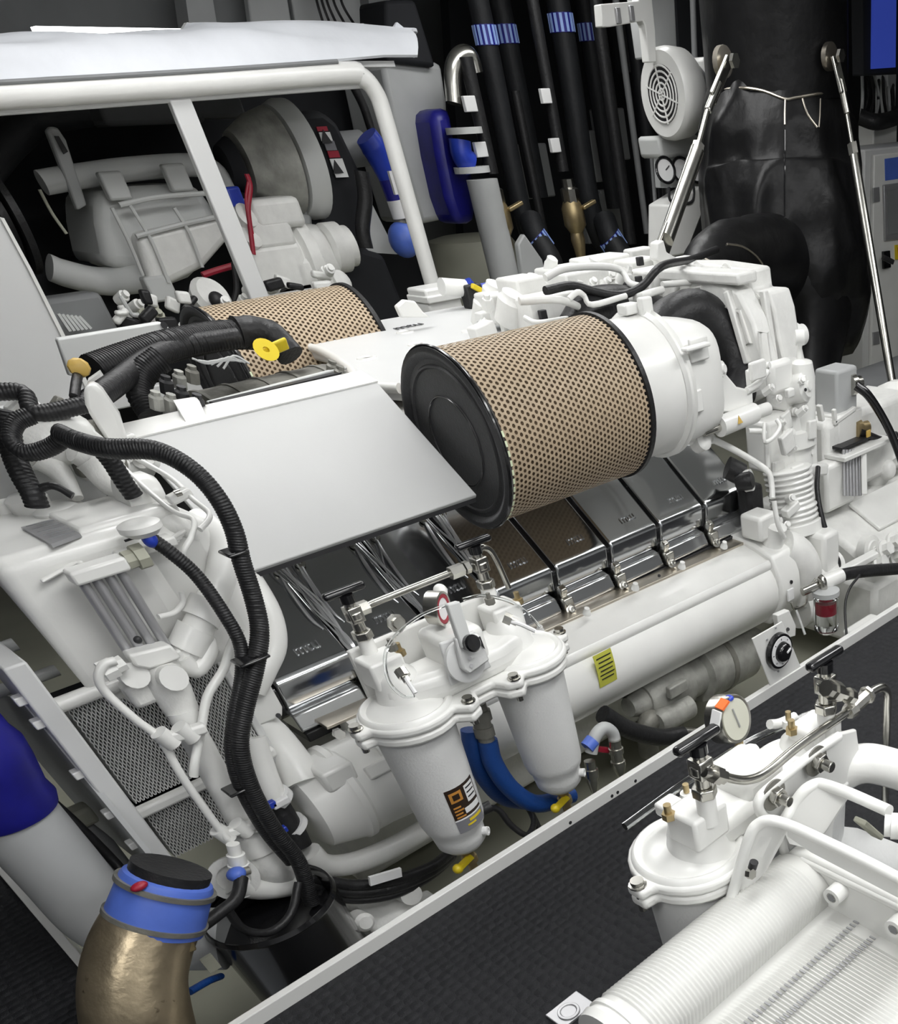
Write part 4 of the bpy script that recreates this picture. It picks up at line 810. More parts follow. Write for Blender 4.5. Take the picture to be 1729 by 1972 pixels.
# ============================================================ DUPLEX FUEL FILTERS
def duplex(cx, cy, s, label, group=None, front=True):
    def L(x, y, z): return V((cx + s * x, cy + s * y, z))
    def D(x, y, z): return V((s * x, s * y, z))
    t = thing('duplex_fuel_filter', label, 'fuel filter', (cx, cy, 0))
    B = lambda n, mb, m, **k: build(n, mb, m, t, **k)
    out = {}
    ZF = .465
    # figure-eight flange outline
    def outline(grow):
        P = []
        R = .125 + grow
        def arc(cx_, a0, a1, n):
            for i in range(n + 1):
                a = math.radians(a0 + (a1 - a0) * i / n); P.append((cx_ + R * math.cos(a), R * math.sin(a)))
        lug = .03
        arc(-.19, 42, 168, 9); P.append((-.19 - R - lug, .022)); P.append((-.19 - R - lug, -.022)); arc(-.19, 192, 305, 8)
        P.append((-.085, -.125 - grow - .015)); P.append((-.045, -.12 - grow)); P.append((-.03, -.075 - grow)); P.append((.03, -.075 - grow)); P.append((.045, -.12 - grow)); P.append((.085, -.125 - grow - .015))
        arc(.19, 235, 348, 8); P.append((.19 + R + lug, -.022)); P.append((.19 + R + lug, .022)); arc(.19, 12, 138, 9)
        P.append((.07, .10 + grow)); P.append((-.07, .10 + grow)); return P
    B('bowl_flange', MB().prism([L(a, b, ZF - .028) for a, b in outline(0)], (0, 0, .026)), 'white', bevel=.008)
    B('lid_flange', MB().prism([L(a, b, ZF) for a, b in outline(.004)], (0, 0, .026)), 'white', bevel=.009, seg=3)
    for i, x in enumerate((-.19, .19)):
        bw = B('filter_bowl', MB().lathe(L(x, 0, ZF - .028), (0, 0, -1), [(0, .106), (.02, .105), (.20, .097), (.31, .092), (.335, .086), (.345, .078), (.37, .076), (.40, .072), (.42, .055), (.43, .03)], 48), 'bowl')
        if i == (0 if s > 0 else 1): out['bowl'] = bw
        B('lid_dome', MB().lathe(L(x, 0, ZF + .024), (0, 0, 1), [(0, .122), (.010, .118), (.014, .112), (.012, .106), (.006, .100), (.012, .094), (.022, .07), (.028, .03)], 48), 'white')
        B('riser', MB().lathe(L(x * .93, .02, ZF + .03), (0, 0, 1), [(0, .078), (.02, .066), (.05, .06), (.08, .052), (.10, .03)], 36), 'white')
        build('drain_plug', MB().lathe(L(x + .045, -.055, ZF - .40), D(.6, -.8, 0), [(-.01, .014), (.02, .014), (.021, .008), (.018, .008)], 16), 'bowl', bw)
        d = B('drain_valve', MB().lathe(L(x, 0, ZF - .455), (0, 0, -1), [(0, .022), (.02, .022), (.021, .018), (.04, .018), (.041, .024), (.06, .024), (.061, .015), (.10, .015)], 12), 'brass')
        build('tap_lever', MB().bar(L(x - .05, -.02, ZF - .50), L(x - .0, -.02, ZF - .485), .02, .012).ball(L(x - .055, -.02, ZF - .50), .016), 'yellow', d, label='yellow drain tap')
    # central bridge casting
    B('bridge', MB().prism([L(-.24, -.02, ZF + .02), L(-.20, .075, ZF + .02), L(.20, .075, ZF + .02), L(.24, -.02, ZF + .02), L(.10, -.07, ZF + .02), L(-.10, -.07, ZF + .02)], (0, 0, .08)), 'white', bevel=.03, seg=4)
    B('valve_tower', MB().box(L(.0, -.0, ZF + (.12 if s > 0 else .085)), (.13, .13, .11)), 'white', bevel=.02, seg=3)
    for x in (-.19, .19):
        B('port_block', MB().box(L(x, .045, ZF + .12), (.095, .085, .075)), 'white', bevel=.008)
        B('port_boss', MB().cyl(L(x + .0, .078, ZF + .13), L(x, .078, ZF + .20), .020, n=20), 'white')
        bs = B('bleed_screw', MB().cyl(L(x + .05, .02, ZF + .15), L(x + .05, .02, ZF + .178), .008, n=10).hexn(L(x + .05, .02, ZF + .145), (0, 0, 1), .014, .014), 'brass')
        # steel needle valve with black tee handle
        v = B('needle_valve', MB().hexn(L(x, .078, ZF + .195), (0, 0, 1), .026, .022).lathe(L(x, .078, ZF + .217), (0, 0, 1), [(0, .016), (.03, .016), (.031, .022), (.05, .022), (.051, .014), (.075, .014)], 16).box(L(x, .078, ZF + .26), (.036, .036, .04)), 'steel', bevel=.003)
        build('stem_collar', MB().cyl(L(x, .078, ZF + .29), L(x, .078, ZF + .31), .018, n=16), 'blackgloss', v)
        build('tee_handle', MB().bar(L(x - .055, .078, ZF + .318), L(x + .055, .078, ZF + .318), .024, .018), 'blackgloss', v, bevel=.008, seg=3)
    # crossover pipe between valves
    za = ZF + .262
    if s > 0:
        B('crossover_pipe', MB().tube([L(-.19, .078, za), L(-.15, .085, za), L(-.1, .09, za), L(.14, .09, za)], .0085, n=14), 'steel')
        for x0, x1 in ((-.17, -.145), (.10, .14), (.145, .16)): B('pipe_nut', MB().lathe(L(x0, .086, za), D(1, 0, 0), [(0, .017), (abs(x1 - x0), .017)], 6), 'steel')
        B('down_pipe', MB().tube([L(.2, .085, za + .03), L(.225, .09, za + .03), L(.25, .095, za - .0), L(.27, .10, za - .10)], .0085, n=14), 'steel')
    else:   # pipe from the left valve to a tee, then a bend down to the floor
        p = lambda a_, b_, y_=.98: U(a_, b_, y=y_)
        B('crossover_pipe', MB().tube([p(1355, 1487), p(1385, 1492), p(1410, 1500), p(1440, 1502), p(1475, 1488), p(1540, 1435), p(1640, 1365)], .0098, n=16), 'steel')
        B('pipe_nut', MB().lathe(p(1372, 1490), p(1392, 1496) - p(1372, 1490), [(0, .019), (.02, .019), (.0201, .015), (.035, .015)], 6), 'steel')
        B('valve_port', MB().lathe(p(1590, 1325), p(1640, 1342) - p(1590, 1325), [(0, .018), (.025, .018), (.0251, .022), (.05, .022), (.0501, .012), (.09, .012), (.0901, .018), (.11, .018)], 8), 'steel')
        a_, b_ = p(1632, 1372), p(1672, 1336); B('tee_fitting', MB().lathe(a_, b_ - a_, [(0, .017), (.02, .02), (.021, .016), (.07, .016), (.071, .021), ((b_ - a_).length, .02)], 8), 'steel')
        B('down_pipe', MB().tube([p(1672, 1336), p(1690, 1326), p(1702, 1325), p(1709, 1340), p(1708, 1380), p(1706, 1440), p(1704, 1560)], .0098, n=16), 'steel')
    # flange bolts
    for x, y in ((-.335, 0), (.335, 0), (-.075, -.12), (.075, -.12)):
        B('flange_bolt', MB().cyl(L(x, y, ZF - .04), L(x, y, ZF + .035), .009, n=10).lathe(L(x, y, ZF + .026), (0, 0, 1), [(0, .019), (.004, .019), (.005, .014), (.014, .014)], 12), 'steel', bevel=0)
    return t, L, D, out
t1, L, D, o1 = duplex(1.05, 2.12, 1, 'white twin bowl fuel filter in the middle, in front of the engine')
B = lambda n, mb, m, **k: build(n, mb, m, t1, **k)
# gauge, selector plate with handle, sampling tubes on the front unit
gc = U(850, 1172, y=2.12)
g = B('pressure_gauge', MB().lathe(gc, (.5, -.75, -.1), [(-.03, .042), (.0, .044), (.006, .044), (.007, .038), (.004, .037)], 30), 'steel')
build('gauge_ring', MB().lathe(gc, (.5, -.75, -.1), [(.0035, .037), (.006, .037), (.0061, .028), (.0035, .028)], 30), 'red', g, label='dull red dial ring')
build('gauge_face', MB().lathe(gc, (.5, -.75, -.1), [(.003, .03), (.0045, .03)], 26), 'paper', g); build('vent_knob', MB().ball(U(848, 1138, y=2.15), .018), 'white', g)
build('gauge_stem', MB().cyl(gc + V((0, 0, -.04)), gc + V((0, 0, -.09)), .012, n=12), 'white', g)
pl = B('selector_plate', MB().prism([U(a, b, y=2.03) for a, b in ((848, 1240), (915, 1215), (947, 1285), (870, 1322))], (0, .012, 0)), 'panelwhite', bevel=.004)
c = U(893, 1272, y=2.02)
build('selector_hub', MB().lathe(c, (0, -1, .1), [(0, .055), (.012, .055), (.014, .05)], 34), 'panelwhite', pl)
build('selector_body', MB().prism([U(a, b, y=1.985) for a, b in ((878, 1230), (925, 1222), (944, 1272), (905, 1300), (892, 1290))], (0, .02, 0)), 'bowl', pl, bevel=.006)
hd = B('selector_handle', MB().bar(U(870, 1160, y=2.0), U(897, 1245, y=1.985), .035, .02, up=V((0, 1, 0))), 'scuff', bevel=.004, label='worn light grey lever')
B('handle_knob', MB().lathe(U(905, 1238, y=1.975), (0, -1, .2), [(-.02, .02), (.015, .022), (.02, .018)], 20), 'blackgloss')
B('arrow_mark', MB().prism([U(a, b, y=1.98) for a, b in ((917, 1232), (925, 1226), (934, 1250))], (0, .004, 0)), 'ink')
B('hub_screw', MB().cyl(U(905, 1268, y=1.984), U(905, 1268, y=1.98), .005, n=8).cyl(U(908, 1282, y=1.984), U(908, 1282, y=1.98), .005, n=8), 'plate')
B('sample_tube', T([(862, 1164, 2.05), (810, 1185, 2.05), (765, 1220, 2.04), (742, 1260, 2.02), (748, 1310, 2.0), (775, 1340, 1.98), (797, 1340, 1.98)], 3.2, n=8), 'clear', label='thin clear tube')
B('sample_tube', T([(890, 1155, 2.08), (930, 1147, 2.1), (980, 1158, 2.12), (1015, 1180, 2.12), (1040, 1208, 2.1)], 3.2, n=8), 'clear', label='thin clear tube')
for px, py, ex in ((770, 1290, (800, 1335)), (970, 1188, (1030, 1215))):
    f = B('bleed_fitting', MB().lathe(U(px, py, y=2.02), U(*ex, y=1.97) - U(px, py, y=2.02), [(0, .016), (.02, .016), (.021, .01), (.035, .01)], 8), 'steel')
    build('white_hose', MB().tube([U(px + 8, py + 8, y=2.01), U((px + ex[0]) / 2, (py + ex[1]) / 2, y=1.99), U(*ex, y=1.97)], .006, n=8), 'paper', f)
for px, py in ((757, 1252), (945, 1163)):
    c = U(px, py, y=2.08); B('bleed_nut', MB().hexn(c, (0, 0, 1), .013, .016).cyl(c, c + V((0, 0, .03)), .006, n=8), 'grime')
B('mount_bolt', MB().lathe(U(762, 1200, y=2.18), (0, -1, .2), [(0, .024), (.008, .024), (.009, .015), (.02, .015)], 8), 'steel')
B('back_plate', MB().box((1.05, 2.235, .56), (.46, .02, .14)), 'white', bevel=.004)
B('ear_bolt', MB().hexn(U(650, 1412, y=2.12), (-.2, -1, .3), .014, .03), 'steel')
# decal on the left bowl
bc = V((1.05 - .19, 2.12, 0))
def on_bowl(a, z, lift): 
    k = .437 - z; r = .105 - .008 * (k - .02) / .18 if k < .2 else .097 - .005 * (k - .2) / .11
    return V((bc.x + (r + lift) * math.sin(a), bc.y - (r + lift) * math.cos(a), z))
def decal(nm, a0, a1, z0, z1, m, lift, par):
    return build(nm, MB().grid(lambda u, v: on_bowl(a0 + (a1 - a0) * u, z0 + (z1 - z0) * v, lift), 6, 1), m, par, solid=.0008)
A0, A1, Z0, Z1 = -.36, .70, .268, .118
dc = decal('decal', A0, A1, Z0, Z1, 'decaldark', .0012, o1['bowl'])
F_ = lambda u: A0 + (A1 - A0) * u; G_ = lambda v: Z0 + (Z1 - Z0) * v
decal('decal_logo', F_(.08), F_(.45), G_(.1), G_(.38), 'decalorange', .002, dc) if 0 else None
B('decal_print', MB().grid(lambda u, v: on_bowl(F_(.08 + .36 * u), G_(.08 + .22 * v), .0022), 4, 1), 'decalorange', solid=.0008)
B('decal_print', MB().grid(lambda u, v: on_bowl(F_(.16 + .20 * u), G_(.13 + .12 * v), .003), 4, 1), 'decaldark', solid=.0008)
B('decal_panel', MB().grid(lambda u, v: on_bowl(F_(.56 + .38 * u), G_(.06 + .36 * v), .0022), 4, 1), 'paper', solid=.0008)
B('decal_panel', MB().grid(lambda u, v: on_bowl(F_(.38 + .58 * u), G_(.5 + .12 * v), .0022), 4, 1), 'paper', solid=.0008)
for i in range(4): B('decal_print', MB().grid(lambda u, v: on_bowl(F_(.08 + (.22 + .06 * (i % 2)) * u), G_(.40 + .075 * i + .035 * v), .0022), 3, 1), 'decalorange', solid=.0006)
for i in range(3): B('decal_print', MB().grid(lambda u, v: on_bowl(F_(.6 + .3 * u), G_(.11 + .1 * i + .03 * v), .003), 3, 1), 'ink', solid=.0004)
B('decal_stripe', MB().grid(lambda u, v: on_bowl(F_(u), G_(.69 + .03 * v), .0022), 6, 1), 'paper', solid=.0006)
B('decal_band', MB().grid(lambda u, v: on_bowl(F_(u), G_(.72 + .28 * v), .0022), 6, 1), 'decalgrey', solid=.0006)
B('decal_print', MB().grid(lambda u, v: on_bowl(F_(.4 + .5 * u), G_(.76 + .06 * v), .003), 3, 1), 'yellow', solid=.0004)
B('decal_print', MB().grid(lambda u, v: on_bowl(F_(.3 + .3 * u), G_(.86 + .04 * v), .003), 3, 1), 'yellow', solid=.0004)
# hoses below
fh = thing('fuel_hose', 'left of the two blue fuel hoses between the filter bowls', 'hose', U(920, 1420, y=2.2))
build('hose', T([(905, 1405, 2.2), (912, 1450, 2.2), (935, 1500, 2.22), (970, 1535, 2.24), (1020, 1545, 2.26)], 17, n=16, sm=6), 'bluehose', fh)
fh2 = thing('fuel_hose', 'right blue fuel hose sweeping under the right filter bowl', 'hose', U(950, 1420, y=2.15))
build('hose', T([(938, 1425, 2.16), (950, 1470, 2.16), (985, 1520, 2.16), (1035, 1548, 2.16), (1100, 1530, 2.18)], 18, n=16, sm=6), 'bluehose', fh2)
build('hose_end', MB().lathe(U(918, 1355, y=2.17), U(938, 1430, y=2.16) - U(918, 1355, y=2.17), [(0, .026), (.02, .026), (.021, .033), (.05, .033), (.052, .026), (.07, .026), (.071, .03), (.10, .03), (.101, .024), (.13, .024)], 14), 'grime', fh2, label='dull metal end')
wh = thing('grey_elbow_pipe', 'grey elbow pipe with steel compression fittings right of the right bowl', 'pipe', U(1180, 1480, y=2.1))
build('elbow', T([(1138, 1450, 2.2), (1145, 1420, 2.2), (1162, 1402, 2.2), (1180, 1412, 2.2), (1185, 1440, 2.2)], 12, n=16), 'paintgrey', wh)
build('fitting', MB().lathe(U(1183, 1425, y=2.19), U(1195, 1500, y=2.18) - U(1183, 1425, y=2.19), [(0, .022), (.03, .022), (.031, .027), (.05, .027), (.051, .022), (.08, .022), (.081, .027), (.10, .027), (.14, .012)], 12), 'steel', wh)
build('fitting', MB().lathe(U(1135, 1465, y=2.19), U(1145, 1535, y=2.18) - U(1135, 1465, y=2.19), [(0, .02), (.03, .02), (.031, .026), (.06, .026), (.061, .02), (.08, .02), (.12, .01)], 12), 'steel', wh)
build('blue_cap', T([(1130, 1440, 2.2), (1142, 1425, 2.2)], 14, n=14, sm=0), 'bluelight', wh)
single('red_clip', MB().bar(U(1135, 1440, y=2.22), U(1172, 1445, y=2.22), .02, .02), 'red', 'small red clip by the steel fittings', 'clip', bevel=.004)
single('drain_cable', T([(935, 1555, 2.14), (960, 1560, 2.14), (985, 1590, 2.12), (1015, 1608, 2.1), (1028, 1580, 2.16), (1010, 1545, 2.3)], 6, n=10), 'rubber', 'black cable looping between the two bowls', 'cable')
single('pit_cable', T([(1010, 1540, 2.4), (1035, 1590, 2.3), (1050, 1630, 2.2)], 6, n=10), 'rubber', 'black cable dropping towards the coaming strip', 'cable')
single('sensor_plug', MB().lathe(U(928, 1560, y=2.1), (1, -.3, .1), [(-.03, .013), (.0, .013), (.001, .018), (.03, .018)], 12), 'rubber', 'small black plug on the right of the left bowl', 'plug')
# ------------- the nearer unit, turned round
t2, L, D, o2 = duplex(1.07, 1.08, -1, 'white twin bowl fuel filter standing nearest, lower right')
C = lambda n, mb, m, **k: build(n, mb, m, t2, **k)
gc = U(1412, 1385, y=1.22)
gx_ = V((.16, -1, .26))
g = C('pressure_gauge', MB().lathe(gc - gx_.normalized() * .03, gx_, [(-.012, .045), (-.01, .056), (.035, .056), (.04, .054), (.038, .048)], 40), 'steel')
build('gauge_face', MB().lathe(gc, gx_, [(.0, .047), (.0100, .047)], 34), 'gaugeface', g); build('gauge_stem', MB().cyl(gc + V((.01, 0, -.045)), gc + V((.01, 0, -.085)), .011, n=12), 'brass', g)
u, v, w_ = frame(gx_); build('needle', MB().bar(gc + w_ * .012 - v * .02, gc + w_ * .012 + v * .028 - u * .005, .004, .002, up=w_), 'plate', g)
cc_ = gc - w_ * .012
build('white_sticker', MB().box(cc_ + V((-.050, -.008, .026)), (.006, .026, .04), Matrix.Rotation(.4, 3, 'Y')), 'paper', g)
build('orange_sticker', MB().box(cc_ + V((-.024, -.008, .052)), (.026, .024, .006), Matrix.Rotation(-.45, 3, 'Y')), 'orange', g); build('blue_plug', MB().ball(cc_ + V((.005, -.002, .052)), .011, (1, 1, .6)), 'blue', g)
C('centre_bolt', MB().lathe(U(1446, 1455, y=1.12), (0, 0, 1), [(-.02, .03), (.0, .03), (.001, .02), (.02, .02)], 8), 'white', bevel=.002)
C('clear_strip', MB().tube([U(1203, 1592, y=1.22), U(1330, 1500, y=1.22), U(1450, 1425, y=1.22), U(1560, 1375, y=1.22)], .009, n=8), 'clear')
C('hose_barb', MB().tube([U(1482, 1395, y=1.22), U(1500, 1393, y=1.22), U(1530, 1380, y=1.22)], .012, n=10), 'white')
for px, py in ((1518, 1385), (1552, 1400), (1322, 1525)):
    c = U(px, py, y=1.15); C('bleed_nut', MB().lathe(c + V((0, 0, -.02)), (0, 0, 1), [(0, .016), (.018, .015)], 14), 'white'); C('brass_nipple', MB().cyl(c, c + V((0, 0, .02)), .007, n=10), 'brass')
C('sensor_lug', MB().box(U(1292, 1555, y=1.12), (.05, .05, .03)), 'white', bevel=.006)
# mounting bracket bolted behind it, towards the camera
br = thing('filter_bracket', 'folded white mounting bracket with two big steel bolts behind the nearest fuel filter', 'bracket', (1.2, .95, .2))
bp = [(1460, 1535), (1480, 1515), (1560, 1450), (1610, 1415), (1650, 1405), (1660, 1480), (1600, 1560), (1520, 1640), (1495, 1600), (1470, 1580)]
build('plate', MB().prism([U(a, b, y=.955) for a, b in bp], (0, .012, 0)), 'white', br, bevel=.004)
build('lip', MB().tube([U(a, b, y=.95) for a, b in ((1510, 1640), (1495, 1595), (1465, 1565), (1462, 1540), (1485, 1515), (1560, 1455), (1615, 1418))], .011, n=10), 'white', br)
for px, py in ((1488, 1530), (1570, 1465)):
    c = U(px, py, y=.945); build('washer', MB().lathe(c, (0, -1, 0), [(0, .034), (.004, .034)], 26), 'grime', br)
    build('nut', MB().hexn(c + V((0, -.004, 0)), (0, -1, 0), .021, .018).cyl(c + V((0, -.022, 0)), c + V((0, -.045, 0)), .012, n=14), 'steel', br, bevel=.002)
# ============================================================ NEAREST ENGINE: CORRUGATED COVER AND RAILS
NE = thing('corrugated_cover', 'big white corrugated rounded cover in the lower right corner', 'engine cover', (.8, .8, -.1))
cp = []; yc, zc, rr_ = .90, .362, .092
for i in range(15):
    a = math.radians(-50 + 200 * i / 14); cp.append((yc + rr_ * math.cos(a), zc + rr_ * math.sin(a), .0042))
cp += [(.826, .352, 0), (.815, .349, 0), (.80, .349, .0), (.79, .349, .0068), (.74, .346, .0068), (.68, .342, .0068), (.60, .338, .0068), (.545, .335, .0068), (.53, .334, 0), (.50, .325, 0), (.47, .31, 0), (.44, .31, 0), (.41, .335, .0), (.38, .35, .0068), (.33, .355, .0068), (.25, .345, .0068), (.20, .32, 0), (.18, .2, 0)]
def cover_mesh(x0, x1, n):
    mb = MB(); m = len(cp); nx = n * 4
    for i in range(nx + 1):
        x = x0 + (x1 - x0) * i / nx; k = 1 if i % 4 in (1, 2) else 0; k = 0 if (i < 8 or i > nx - 14) else k
        for j, (a, b, h) in enumerate(cp):
            nxt = cp[min(m - 1, j + 1)]; prv = cp[max(0, j - 1)]; t = V((0, nxt[0] - prv[0], nxt[1] - prv[1])).normalized(); nn = V((0, t.z, -t.y))
            mb.v.append(V((x, a, b)) + nn * h * k)
    for i in range(nx):
        for j in range(m - 1): mb.f.append((i * m + j, (i + 1) * m + j, (i + 1) * m + j + 1, i * m + j + 1))
    return mb
build('ribbed_shell', cover_mesh(.51, 1.03, 54), 'enamel', NE, ang=60)
build('end_collar', MB().lathe((.468, yc, zc), (1, 0, 0), [(0, .06), (.002, .090), (.02, .095), (.022, .091), (.033, .091), (.034, .096), (.045, .096)], 44), 'white', NE)
sl2 = MB()
for (ax_, ay_), (bx_, by_) in (((1438, 1970), (1648, 1776)), ((1500, 1968), (1680, 1806))):
    A_, B_ = U(ax_, ay_, z=.357), U(bx_, by_, z=.357)
    for i in range(30): sl2.box(A_.lerp(B_, i / 29), (.004, .014, .003))
build('slot_row', sl2, 'plate', NE, kind='stuff')
build('end_wall', MB().prism([(1.03, .96, .30), (1.03, .955, .42), (1.03, .93, .455), (1.03, .88, .472), (1.03, .64, .468), (1.03, .2, .46), (1.03, .2, .1), (1.03, .96, .1)], (.035, 0, 0)), 'white', NE, bevel=.010, seg=3)
build('wall_ledge', MB().box((1.05, .56, .448), (.05, .68, .02)), 'white', NE, bevel=.006)
for px, py in ((1603, 1727), (1722, 1788)):
    c = U(px, py, x=1.0); sb_ = build('socket_boss', MB().lathe(c + V((.04, 0, 0)), (-1, 0, 0), [(0, .021), (.045, .021), (.0451, .012), (.038, .012)], 26), 'white', NE); build('socket_recess', MB().lathe(c + V((-.0052, 0, 0)), (-1, 0, 0), [(0, .010), (.0005, .010)], 6), 'midgrey', sb_)
def rail(label, pts, r, nm='guard_rail', cat='rail'): return single(nm, MB().tube([V(p) for p in pts], r, n=20, sm=8), 'white', label, cat)
g1 = thing('guard_plate', 'white folded guard plate with a rounded upper edge, over the corrugated cover', 'guard', U(1450, 1700, y=0.895))
P1 = [U(1405, 1740, y=0.945), U(1428, 1660, y=0.935), U(1446, 1605, y=0.925), U(1462, 1586, y=0.915), U(1484, 1580, y=0.895), U(1515, 1588, y=0.865), U(1560, 1607, y=0.815), U(1655, 1652, y=0.715), U(1770, 1712, y=0.595)]
build('rolled_edge', MB().tube(P1, .0115, n=18, sm=6), 'white', g1)
build('web', MB().prism([P1[0], P1[1], P1[2], P1[3], P1[4], P1[5], U(1500, 1625, y=0.895), U(1470, 1680, y=0.915), U(1425, 1735, y=0.945)], (.012, 0, 0)), 'white', g1)
build('skirt', MB().prism([P1[5], P1[6], P1[7], P1[8], P1[8] + V((0, 0, -.05)), P1[7] + V((0, 0, -.05)), P1[6] + V((0, 0, -.045)), P1[5] + V((0, 0, -.03))], (.01, 0, 0)), 'white', g1)
build('dark_stud', MB().cyl(U(1448, 1672, y=0.900), U(1452, 1660, y=0.895), .009, n=12), 'ink', g1); build('stud_nut', MB().hexn(U(1441, 1682, y=0.900), (0, -1, .3), .011, .012), 'steel', g1)
g2 = thing('guard_plate', 'upper white guard plate ending at the ribbed hose end', 'guard', U(1550, 1560, y=0.895))
P2 = [U(1505, 1590, y=0.925), U(1530, 1548, y=0.925), U(1550, 1522, y=0.915), U(1572, 1510, y=0.905), U(1590, 1512, y=0.885), U(1635, 1528, y=0.825), U(1690, 1552, y=0.765), U(1712, 1562, y=0.735)]
build('rolled_edge', MB().tube(P2, .0125, n=18, sm=6), 'white', g2)
build('web', MB().prism(P2[:6] + [U(1625, 1545, y=0.835), U(1590, 1600, y=0.875), U(1560, 1635, y=0.895), U(1520, 1625, y=0.915)], (.012, 0, 0)), 'white', g2)
rail('fat glossy white pipe bend at the right edge', [U(1565, 1640, y=1.02), U(1572, 1570, y=1.02), U(1590, 1522, y=1.01), U(1622, 1486, y=.99), U(1665, 1470, y=.95), U(1720, 1480, y=.90), U(1790, 1505, y=.84)], .046, 'pipe_bend', 'pipe')
single('inner_cover', MB().lathe(U(1622, 1632, y=1.0), U(1770, 1690, y=.86) - U(1622, 1632, y=1.0), [(-.04, .03), (-.02, .05), (.02, .06), (.3, .066)], 30), 'bowl', 'pale rounded casting between the two guard plates', 'casting')
nz = thing('hose_nozzle', 'white ribbed hose end at the right edge under the fat pipe', 'hose end', U(1715, 1590, y=.75))
build('sleeve', MB().lathe(U(1703, 1590, y=.72), (.5, -.8, 0), [(0, .022), (.012, .022), (.013, .026), (.03, .026), (.031, .022), (.05, .022), (.051, .027), (.09, .027)], 22), 'white', nz)
build('strap', MB().bar(U(1655, 1580, y=.8), U(1690, 1610, y=.8), .03, .012), 'beige', nz, bevel=.003)
hl = single('floor_hatch_lock', MB().box(U(1098, 1945, z=.004), (.10, .07, .008)).lathe(U(1095, 1948, z=.008), (0, 0, 1), [(0, .028), (.004, .028), (.0041, .02), (.001, .02)], 26), 'plate', 'square steel floor hatch latch beside the corrugated cover', 'latch', bevel=.002)
# ============================================================ LEFT END: COOLANT TANK, HEAT EXCHANGER, HOSES
TK = thing('coolant_tank', 'big rounded white coolant tank with a small rating plate at the left edge', 'tank', (.5, 2.7, .57))
K = lambda n, mb, m='white', **k: build(n, mb, m, TK, **k)
K('tank_shell', MB().prism([(.30, 2.52, .96), (.30, 2.52, .66), (.34, 2.55, .585), (.40, 2.6, .56), (.40, 2.90, .60), (.30, 2.92, .96)], (.30, 0, 0)), bevel=.035, seg=5, ang=50)
K('tank_side', MB().box((.66, 2.72, .76), (.20, .38, .36)), bevel=.05, seg=5, ang=50)
K('top_step', MB().box((.60, 2.66, .955), (.22, .22, .03)), bevel=.012, seg=3)
K('top_ridge', MB().bar(U(150, 1090, y=2.52), U(195, 1050, y=2.60), .02, .018).bar(U(80, 1120, y=2.50), U(160, 1075, y=2.53), .012, .009), bevel=.006)
rp1 = K('rating_plate', MB().prism([U(a, b, z=.966) for a, b in ((40, 1015), (103, 998), (154, 1027), (98, 1048))], (0, 0, -.008)), 'plate')
rt = MB()
for i in range(5):
    a = U(50 + 11 * i, 1014 + 5.5 * i, z=.9665); b = U(104 + 10 * i, 1001 + 5.5 * i, z=.9665); rt.bar(a, b, .004, .001)
build('print', rt, 'midgrey', rp1)
K('round_cap', MB().lathe(U(112, 985, z=.96), (0, 0, 1), [(0, .05), (.005, .05), (.01, .04), (.012, .035)], 30))
K('filler_cap', MB().lathe(U(268, 1012, z=.972), (0, 0, 1), [(-.02, .03), (-.008, .044), (.004, .044), (.008, .035), (.009, .02)], 34))
K('seam_flange', MB().box((.60, 2.50, .885), (.03, .04, .2)), bevel=.008) if 0 else None
K('cap_base', PB(270, 1050, 2.54, (.13, .10, .02)), bevel=.004)
for i in range(4): K('cap_rib', MB().bar(U(250 + 8 * i, 1075 - 3 * i, y=2.50), U(345 + 4 * i, 1040 - 6 * i, y=2.52), .012, .008), bevel=.003)
K('handle_bar', T([(240, 1042, 2.46), (262, 1036, 2.46), (298, 1036, 2.46)], 2.2, n=8), 'ink')
# level gauge with four glass tubes
lg = thing('level_gauge', 'white level gauge with four upright grey tubes on the coolant tank front', 'gauge', U(260, 1210, y=2.44))
pt, pb2 = U(200, 1108, y=2.44), U(262, 1210, y=2.44); zt, zb = pt.z, .70
for i in range(4):
    x = pt.x - .042 + i * .026; build('glass_tube', MB().cyl((x, 2.45, zb), (x, 2.45, zt), .0105, n=14), 'plate', lg)
build('top_block', MB().box((pt.x - .003, 2.45, zt + .012), (.115, .05, .03)), 'white', lg, bevel=.006)
build('bottom_block', MB().box((pt.x - .003, 2.45, zb - .012), (.115, .05, .035)), 'white', lg, bevel=.006)
build('top_union', MB().lathe((pt.x + .055, 2.45, zt + .012), (1, 0, 0), [(0, .02), (.02, .02), (.021, .027), (.045, .027)], 8), 'beige', lg)
build('bottom_union', MB().lathe((pt.x + .055, 2.45, zb - .0), (1, 0, 0), [(0, .018), (.02, .018), (.021, .024), (.045, .024)], 8), 'white', lg)
build('dark_gland', MB().ball(U(265, 1232, y=2.44), .009), 'ink', lg)
def pl_(pts, r, label, m='white', nm='coolant_pipe', cat='pipe', **k): return single(nm, T(pts, r, n=k.pop('n', 12), sm=5, **k), m, label, cat)
pl_([(350, 1140, 2.46), (352, 1160, 2.46), (335, 1180, 2.46), (305, 1188, 2.45)], 5, 'thin white pipe from the bottom union of the level gauge upwards')
pl_([(235, 885, 2.7), (236, 898, 2.68), (285, 945, 2.6), (335, 985, 2.52), (372, 1000, 2.48), (370, 1030, 2.45), (355, 1060, 2.44), (352, 1085, 2.45)], 5, 'thin white pipe running down from the tank top, left of its pair')
pl_([(262, 882, 2.7), (282, 893, 2.68), (335, 925, 2.6), (370, 960, 2.52), (400, 985, 2.48), (402, 1000, 2.46), (385, 1020, 2.44)], 5, 'thin white pipe running down from the tank top, right of its pair')
